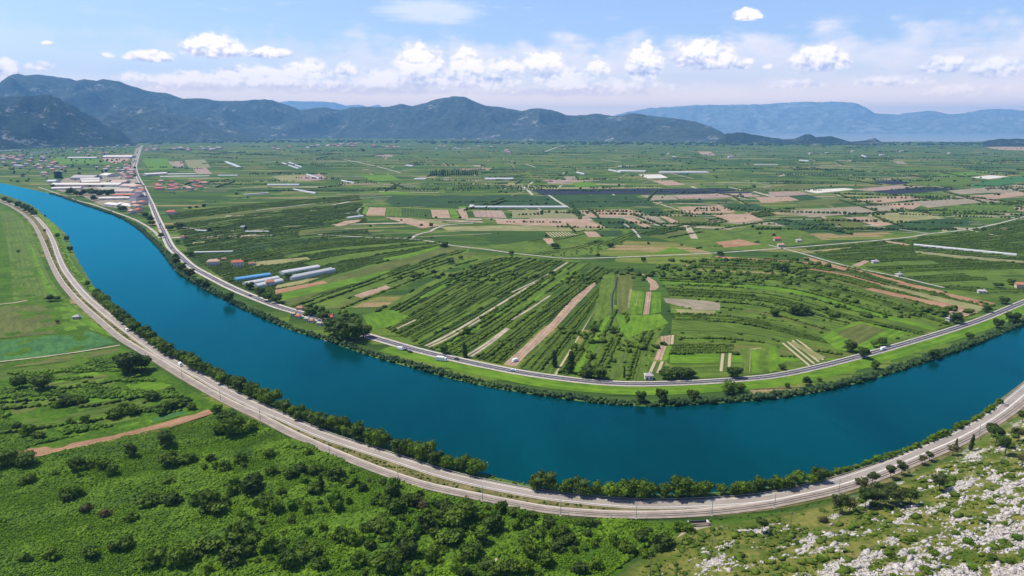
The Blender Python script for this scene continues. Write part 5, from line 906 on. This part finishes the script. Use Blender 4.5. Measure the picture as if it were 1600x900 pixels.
cluster(14, [(150,262),(205,258),(207,272),(150,272)], 'behind the factory beside the far road', 'houses behind the halls', 15, (12, 22), (5, 9), (0, 1, 1, 3), 20)
cluster(34, [(175,268),(208,262),(206,330),(225,334),(228,312),(218,290)], 'crowded along the far road by the factory', 'town buildings along the road', 11, (12, 22), (5, 10), (0, 1, 2, 3, 3), 17)
cluster(9, [(225,228),(245,228),(250,240),(230,241)], 'at the far end of the far road', 'houses at the road end', 12, (24, 36), (8, 12), (1, 0), 45)
cluster(10, [(1000,240),(1500,236),(1500,252),(1000,262)], 'alone on the far right-hand plain', 'far farmhouses', 13, (20, 32), (7, 10), (1, 3), 200)
x, y, _ = at(585, 229); ch = empty('church', (x, y, 0)); tag(ch, 'white church with steeple in the distant hamlet', 'church'); MB().box(-16, 16, -9, 9, 0, 12).build('nave', WALLS[0], ch); MB().add([(-17,-10,12),(17,-10,12),(17,10,12),(-17,10,12),(-17,0,19),(17,0,19)], [(0,1,5,4),(2,3,4,5),(1,2,5),(3,0,4),(3,2,1,0)]).build('roof', ROOFS[0], ch); MB().box(-22, -15.9, -3, 3, 0, 26).build('tower', WALLS[0], ch); MB().add([(-22.4,-3.4,26),(-15.6,-3.4,26),(-15.6,3.4,26),(-22.4,3.4,26),(-19,0,36)], [(0,1,4),(1,2,4),(2,3,4),(3,0,4),(3,2,1,0)]).build('spire', ROOFS[3], ch)
# halls: from px start to px end, depth w
def hall(x0, y0, x1, y1, w, h, wall, roof, label, name='warehouse', cat='warehouse', bays=1, group=None):
    a, b = at(x0, y0)[:2], at(x1, y1)[:2]; L = np.linalg.norm(b - a); rz = math.atan2(*(b - a)[::-1]); c = (a + b) / 2; t = empty(name, (c[0], c[1], 0), rz); tag(t, label, cat, group)
    MB().box(-L/2, L/2, 0, w, 0, h).build('wall', wall, t); mb = MB(); bw = w / bays
    for i in range(bays): mb.add([(-L/2-.4, i*bw-.2, h+.02), (L/2+.4, i*bw-.2, h+.02), (L/2+.4, (i+1)*bw-.21, h+.02), (-L/2-.4, (i+1)*bw-.21, h+.02), (-L/2-.4, (i+.5)*bw, h+bw*.14), (L/2+.4, (i+.5)*bw, h+bw*.14)], [(0,1,5,4), (2,3,4,5), (1,2,5), (3,0,4), (3,2,1,0)])
    mb.build('roof', roof, t); k = max(1, int(L / 22))
    for i in range(k): cx = -L/2 + (i + .5) * L / k; MB().box(cx-3, cx+3, -.12, .1, 0, min(4.2, h*.75)).build('door', ROOFS[3], t)
    return t
WR = bmat('white_metal_roof', (.48, .44, .40)); YW = bmat('yellow_cladding', (.62, .42, .06)); PK = bmat('pink_roof', (.42, .30, .26)); DK = bmat('dark_roof_and_shade', (.06, .06, .08))
for a in [(79,292,154,292,32,7,WALLS[1],WR,'very long cream-white factory hall nearest the river'),(80,297,126,296,22,5,WALLS[0],WR,'lower white hall in front of the very long factory hall'),(128,288,156,287,40,7,YW,WR,'hall with a yellow front behind the long factory hall'),(154,292,186,292,40,7,WALLS[0],WR,'white hall at the right end of the long factory hall'),(110,281,146,281,55,8,WALLS[2],ROOFS[3],'grey-roofed hall at the back left of the factory'),(126,284,156,283,30,7,WALLS[0],WR,'white-roofed hall behind the yellow-fronted one'),(155,276,167,277,45,7,WALLS[0],WR,'short white block at the back of the factory'),(154,313,203,312,20,5,WALLS[0],WR,'long low white hall beside the dark grove'),(179,302,206,302,30,6,WALLS[0],PK,'hall with pinkish-white roof near the road junction'),(176,307,204,307,18,4,WALLS[0],ROOFS[2],'narrow red-roofed shed in front of the pinkish hall'),(162,322,182,324,24,5,WALLS[0],WR,'white multi-bay hall at the river, left one'),(180,322,197,325,24,5,WALLS[0],WR,'white multi-bay hall at the river, right one'),(198,325,211,327,12,5,YW,WR,'small hall with a yellow front at the river end of the town'),(187,293,212,294,34,6,WALLS[0],PK,'broad pinkish hall at the road junction'),(172,287,196,287,30,6,WALLS[3],PK,'pinkish hall left of the road junction'),(72,286,86,286,30,6,WALLS[0],PLAST,'pale greenish shed at the left of the factory'),(160,247,205,247,60,8,WALLS[0],WR,'white halls beyond the green field left of the road'),(105,248,150,248,30,6,WALLS[0],WR,'long white sheds on the edge of the green field'),(228,275,262,273,28,6,WALLS[0],WR,'white shed row right of the road junction')]:
    hall(*a)
hall(203,318,214,319,30,17,WALLS[2],DK,'tall dark-roofed building rising in the middle of the town', 'apartment_block', 'building')
def tunnel(x0, y0, x1, y1, w, h, mat, label, bays=1, cat='greenhouse', group=None):
    a, b = at(x0, y0)[:2], at(x1, y1)[:2]; L = np.linalg.norm(b - a); rz = math.atan2(*(b - a)[::-1]); c = (a + b) / 2; t = empty('greenhouse', (c[0], c[1], 0), rz); tag(t, label, cat, group)
    w = w * .72 if w > 13.5 else w; bw = w / bays; n = 8; fr = MB()
    for i in range(bays):
        vs = []; 
        for xx in (-L/2, L/2):
            for j in range(n + 1): th = math.pi * j / n; vs.append((xx, i*bw + bw/2 - math.cos(th) * bw * .49, h * .35 + math.sin(th) * h * .65 if 0 < j < n else .0))
        fs = [(j, j + 1, n + 2 + j, n + 1 + j) for j in range(n)] + [tuple(range(n + 1)), tuple(range(2 * n + 1, n, -1))]
        MB().add(vs, fs).build('cover', mat, t)
        k = max(2, min(14, int(L / 14)))
        for q in range(k + 1):
            xx = -L/2 + L * q / k
            for j in range(n): th0, th1 = math.pi * j / n, math.pi * (j + 1) / n; p0 = (xx, i*bw + bw/2 - math.cos(th0)*bw*.5, (h*.36 + math.sin(th0)*h*.66) if 0 < j else 0); p1 = (xx, i*bw + bw/2 - math.cos(th1)*bw*.5, (h*.36 + math.sin(th1)*h*.66) if j + 1 < n else 0); fr.tube(p0, p1, .09, n=4)
    fr.build('frame', M['metal'], t); return t
for a in [(370,440,424,432,10,4,BLUE,'bright blue plastic greenhouse tunnel by the far road'),(386,447,438,437,11,4,PLAST,'white greenhouse directly in front of the blue one',1),(404,450,444,441,11,4,PLAST,'white greenhouse beside the orange-roofed house',1),(443,430,501,420,12,4.5,PLAST,'long white tunnel greenhouse, rear one of the tidy pair'),(457,439,525,425,17,5,PLAST,'long grey-white twin tunnel greenhouse, front one of the tidy pair',2),
 (1427,384,1588,400,7,3,PLAST,'very long thin white tunnel in the fields at the right'),(733,325,887,325,26,4,PLAST,'very long white greenhouse strip in the middle of the plain'),(1033,271,1108,271,70,6,PLAST,'huge bright multi-bay greenhouse far out on the plain',4),(965,268,1008,269,60,5,PLAST,'group of white tunnels left of the huge greenhouse',3),(950,266,969,270,14,5,PLAST,'slanting white tunnel left of the tunnel group'),(966,261,988,261,26,5,PLAST,'short white tunnel behind the tunnel group'),(417,290,467,290,26,5,PLAST,'white greenhouse left on the far plain with a flat front'),(457,297,492,303,14,4,PLAST,'slanting white tunnel below the flat-fronted greenhouse'),(440,255,465,264,16,4,PLAST,'slanting white tunnel pair at the upper left plain, left',1),(450,254,470,262,16,4,PLAST,'slanting white tunnel pair at the upper left plain, right',1),(478,273,497,280,16,4,PLAST,'slanting bright tunnel below the slanting pair'),(350,253,372,262,26,4,PLAST,'bright slanting tunnels right of the striped plots',2),(533,283,552,287,10,4,PLAST,'short white tunnel beside a dark tree on the plain'),(647,281,665,281,34,5,PLAST,'small oval-looking white greenhouse in the centre plain'),(632,259,644,260,34,5,PLAST,'small white greenhouse behind the oval-looking one'),(757,281,802,281,60,5,PLAST,'wide white greenhouse right of the poplar row',3),(250,277,327,276,14,4,PLAST,'long thin white greenhouse right of the town, front'),(259,273,306,272.5,14,4,PLAST,'long thin white greenhouse right of the town, rear'),(340,275,371,275,24,4,PLAST,'white greenhouse at the right end of the thin ones'),(302,396,364,394.5,4,2.5,PLAST,'low white tunnel strip across the orchard'),(304,361,322,362,4,2.5,PLAST,'short white tunnel next to the road fork'),(383,363,420,363,4,2.5,PLAST,'thin white tunnel beside the narrow dark tree'),(382,305,420,302,8,3,PLAST,'thin white tunnel at the upper left orchard'),(1180,258,1216,258,26,4,PLAST,'white greenhouse alone at the upper right plain'),(545,342,569,339,12,3.5,PLAST,'small bright tunnel beside the dirt patch in the orchard'),(1248,251,1263,252,30,5,PLAST,'tiny bright greenhouse far right on the plain'),(0,236,45,235,14,5,PLAST,'long white tunnel in front of the hill village, left'),(48,239,80,238,14,5,PLAST,'long white tunnel in front of the hill village, right'),(1345,243,1352,246,20,5,PLAST,'small slanting white tunnel on the far right plain'),(900,270,912,273,14,5,PLAST,'tiny slanting tunnel in the centre of the far plain')]:
    tunnel(*a)

# ------------------------------------------------------------------ vehicles, poles, small things
def car(px, py, rz, color, label, kind='car', z=.4, hill=False):
    x, y, _ = at(px, py); t = empty(kind, (x, y, z), rz); tag(t, label, kind)
    pm = simple('car_paint', color, .3, .04, .3, spec=.6); L, W_, hb, ht = {'car': (4.4, 1.85, .85, 1.45), 'van': (5.6, 2.1, 1.2, 2.4), 'truck': (8.5, 2.5, 1.4, 3.2)}[kind]
    mb = MB(); mb.box(-L/2, L/2, -W_/2, W_/2, .32, hb, tx=.08, ty=.04)
    if kind == 'car': mb.box(-L*.36, L*.22, -W_/2+.08, W_/2-.08, hb, ht, tx=.45, ty=.16)
    elif kind == 'van': mb.box(-L/2+.05, L*.36, -W_/2+.05, W_/2-.05, hb, ht, tx=.12, ty=.1)
    else: mb.box(-L/2, L*.22, -W_/2, W_/2, hb, ht); mb.box(L*.27, L/2-.05, -W_/2+.05, W_/2-.05, hb, ht-.6, tx=.15, ty=.06)
    mb.build('body', pm, t)
    if kind == 'car':
        for s_ in (-1, 1): MB().box(-L*.26, L*.12, s_*(W_/2-.15)-.03, s_*(W_/2-.15)+.03, hb+.06, ht-.12).build('side_window', GLASS, t)
        MB().add([(L*.215, -.72, hb+.03), (L*.215, .72, hb+.03), (L*.125, .62, ht-.1), (L*.125, -.62, ht-.1)], [(0,1,2,3)]).build('windscreen', GLASS, t).location.x = .03
        MB().add([(-L*.355, -.72, hb+.03), (-L*.355, .72, hb+.03), (-L*.265, .62, ht-.1), (-L*.265, -.62, ht-.1)], [(3,2,1,0)]).build('rear_window', GLASS, t).location.x = -.03
    else: MB().box(L*.5-.30 if kind == 'truck' else L*.36-.14, L*.5-.02 if kind == 'truck' else L*.36+.02, -W_*.4, W_*.4, hb+.15, ht-.8 if kind == 'truck' else ht-.25).build('windscreen', GLASS, t)
    for sx in (-.31, .31):
        for s_ in (-1, 1):
            w_ = MB().tube((sx*L, s_*(W_/2-.2), .34), (sx*L, s_*(W_/2+.02), .34), .34, n=12).build('wheel', simple('tyre', (.02, .02, .02)) if 'tyre' not in M else M['tyre'], t); M['tyre'] = w_.data.materials[0]
    return t
wh = (.75, .75, .74); bk = (.02, .02, .025)
car(199,518,R(-52),wh,'white van driving on the near road beside the upper riverside trees','van'); car(282,572,R(-48),wh,'white car on the near road in front of the riverside tree belt','van'); car(1572,634,R(52),(.25,.27,.30),'grey car on the near road at the right edge')
car(391,463,R(-38),bk,'black car on the far road below the blue greenhouse'); car(714,562,R(-20),bk,'black car on the far road next to the lone cypress'); car(641,551,R(-24),bk,'black car parked at the white layby of the far road, right one'); car(634,548,R(-24),(.06,.05,.05),'dark car parked at the white layby of the far road, left one'); car(626,547,R(-24),wh,'white trailer-like van at the left end of the white layby','van'); car(690,564,R(-18),wh,'white truck parked on the river side of the far road','truck'); car(802,580,R(-12),(.55,.6,.7),'pale blue-white car on the far road below the tan field'); car(805,565,R(40),wh,'white van parked on the bottom end of the tan field','van', z=.15); car(1380,547,R(24),wh,'white van on the far road beside the bright grass bank','van'); car(269,388,R(-62),bk,'black car on the far road beside the small sheds')
for i, (px, py) in enumerate([(250,352),(247,349),(246,355),(249,358)]): car(px, py, R(-40), [(.05,.05,.06), wh, (.3,.3,.32), (.4,.05,.04)][i], ['dark car parked in the yard by the road fork', 'white car parked in the yard by the road fork', 'grey car parked in the yard by the road fork', 'red car parked in the yard by the road fork'][i])
car(213,266,R(-85),bk,'dark car on the straight far stretch of the road, farther one'); car(212,262,R(-85),(.3,.06,.05),'dark red car on the straight far stretch of the road')
def mast(px, py, hgt, label, kind='mast', hill=False, toward=None):
    x, y, z = at_h(px, py) if hill else at(px, py); t = empty('railway_mast' if kind == 'mast' else 'utility_pole', (x, y, z), 0)
    if kind == 'mast':
        i = np.argmin((rail[:, 0] - x) ** 2 + (rail[:, 1] - y) ** 2); v = rail[i] - np.array([x, y]); t.rotation_euler[2] = math.atan2(v[1], v[0]); tag(t, label, 'mast', 'masts along the railway')
        MB().tube((0, 0, 0), (0, 0, hgt), .17, .12).build('post', M['metal'], t); MB().tube((0, 0, hgt-1.6), (3.2, 0, hgt-1.2), .06, n=6).tube((0, 0, hgt-.3), (2.8, 0, hgt-1.2), .04, n=6).build('arm', M['metal'], t); MB().box(-.4, .4, -.4, .4, -.2, .35).build('footing', M['concrete'], t)
    else:
        tag(t, label, 'pole'); MB().tube((0, 0, -.3), (0, 0, hgt), .16, .11).build('post', M['wood'], t); MB().box(-1.0, 1.0, -.08, .08, hgt-.7, hgt-.54).build('crossarm', M['wood'], t)
        for q in (-.8, 0, .8): MB().tube((q, 0, hgt-.54), (q, 0, hgt-.3), .06, n=6).build('insulator', M['concrete'], t)
for i, (px, py) in enumerate([(285,594),(345,627),(407,658),(515,711),(622,749),(754,784),(876,806),(994,811),(1112,806),(1210,794),(1310,773),(1529,684)]):
    mast(px, py, 8.5, ['railway mast beside the large spreading tree, farthest of the row','railway mast, second of the row from the left','railway mast behind the thicket left of the scrub','railway mast above the lone scrub cypress','railway mast above the dark scrub trees in the centre','railway mast next to the broad dark trees at the track','railway mast left of the vineyard end of the bend','railway mast in the middle of the bend','railway mast where road and track nearly meet','railway mast at the foot of the rocky slope','railway mast left of the pine clump','railway mast near the slim cypress at the right'][i])
mast(1111, 872, 9, 'wooden utility pole on the grassy lower slope', 'pole', True); mast(1016, 900, 9, 'wooden utility pole on the path at the foot of the slope', 'pole', True); mast(1235, 828, 9, 'wooden utility pole on the slope left of the pines', 'pole', True); mast(1302, 805, 7, 'thin wooden pole beside the leftmost pine', 'pole', True)
def boat(px, py, rz, L, color, label):
    x, y, _ = at(px, py, -.6); t = empty('boat', (x, y, -.6), rz); tag(t, label, 'boat'); w = L * .17
    vs = [(-L/2, -w, .55), (L*.2, -w, .6), (L/2, 0, .8), (L*.2, w, .6), (-L/2, w, .55), (-L/2, -w*.7, -.1), (L*.2, -w*.6, -.1), (L*.42, 0, -.05), (L*.2, w*.6, -.1), (-L/2, w*.7, -.1)]
    MB().add(vs, [(0,1,6,5), (1,2,7,6), (2,3,8,7), (3,4,9,8), (4,0,5,9), (5,6,7,8,9)]).build('hull', simple('boat_paint', color), t)
    for q in (-.2, .1): MB().box(L*q, L*q+.3, -w*.85, w*.85, .35, .42).build('bench', M['wood'], t)
boat(652,572,R(30),6,wh,'white boat lying at the reeds of the far bank below the parked truck'); boat(512,533,R(15),6,wh,'white boat at the far bank under the huge trees'); boat(277,421,R(60),8,wh,'white boat moored in the tree clump at the far bank'); boat(701,588,R(0),5,(.5,.5,.45),'small grey boat in the reeds, left one'); boat(919,627,R(0),5,(.5,.5,.45),'small grey boat in the reeds near the middle of the bend'); boat(256,394,R(60),7,wh,'white boat at the far bank above the moored one')
# culvert under the railway
x, y, _ = at(1093, 824); t = empty('culvert', (x, y, 0), R(6)); tag(t, 'low concrete underpass opening below the railway at the bend', 'culvert')
MB().box(-5, -4.2, -.5, 3, -1, 1.8).box(4.2, 5, -.5, 3, -1, 1.8).build('abutment', M['concrete'], t); MB().box(-5.2, 5.2, -.6, .3, 1.81, 2.2).build('deck', M['wood'], t); MB().box(-4.19, 4.19, 2.6, 2.9, -1, 1.78).build('shade_panel', DK, t)  # near-black panel behind the opening stands in for the shade inside

# ------------------------------------------------------------------ haze
mh = bpy.data.materials.new('haze_air'); mh.use_nodes = True; nt = mh.node_tree; nt.nodes.clear(); pv = nt.nodes.new('ShaderNodeVolumePrincipled'); pv.inputs['Density'].default_value = HAZE_DENSITY; pv.inputs['Color'].default_value = (*HAZE_COLOR, 1); pv.inputs['Anisotropy'].default_value = 0.0
om = nt.nodes.new('ShaderNodeOutputMaterial'); nt.links.new(pv.outputs[0], om.inputs['Volume'])
hb = MB().box(-42000, 42000, -1200, 45600, -6, 1500).build('haze', mh); tag(hb, 'thin blue summer haze over the whole valley', 'haze', None, 'stuff')

for lst in SEQ.values():
    def key(t):
        w = t[0].location; return w.x / max(w.y, 1)
    lst.sort(key=key); n_ = len(lst)
    for i, (o, pre, suf) in enumerate(lst):
        o['label'] = (pre + ', ' + (ordn(i + 1) + ' from the left ' if n_ > 1 else '') + suf)
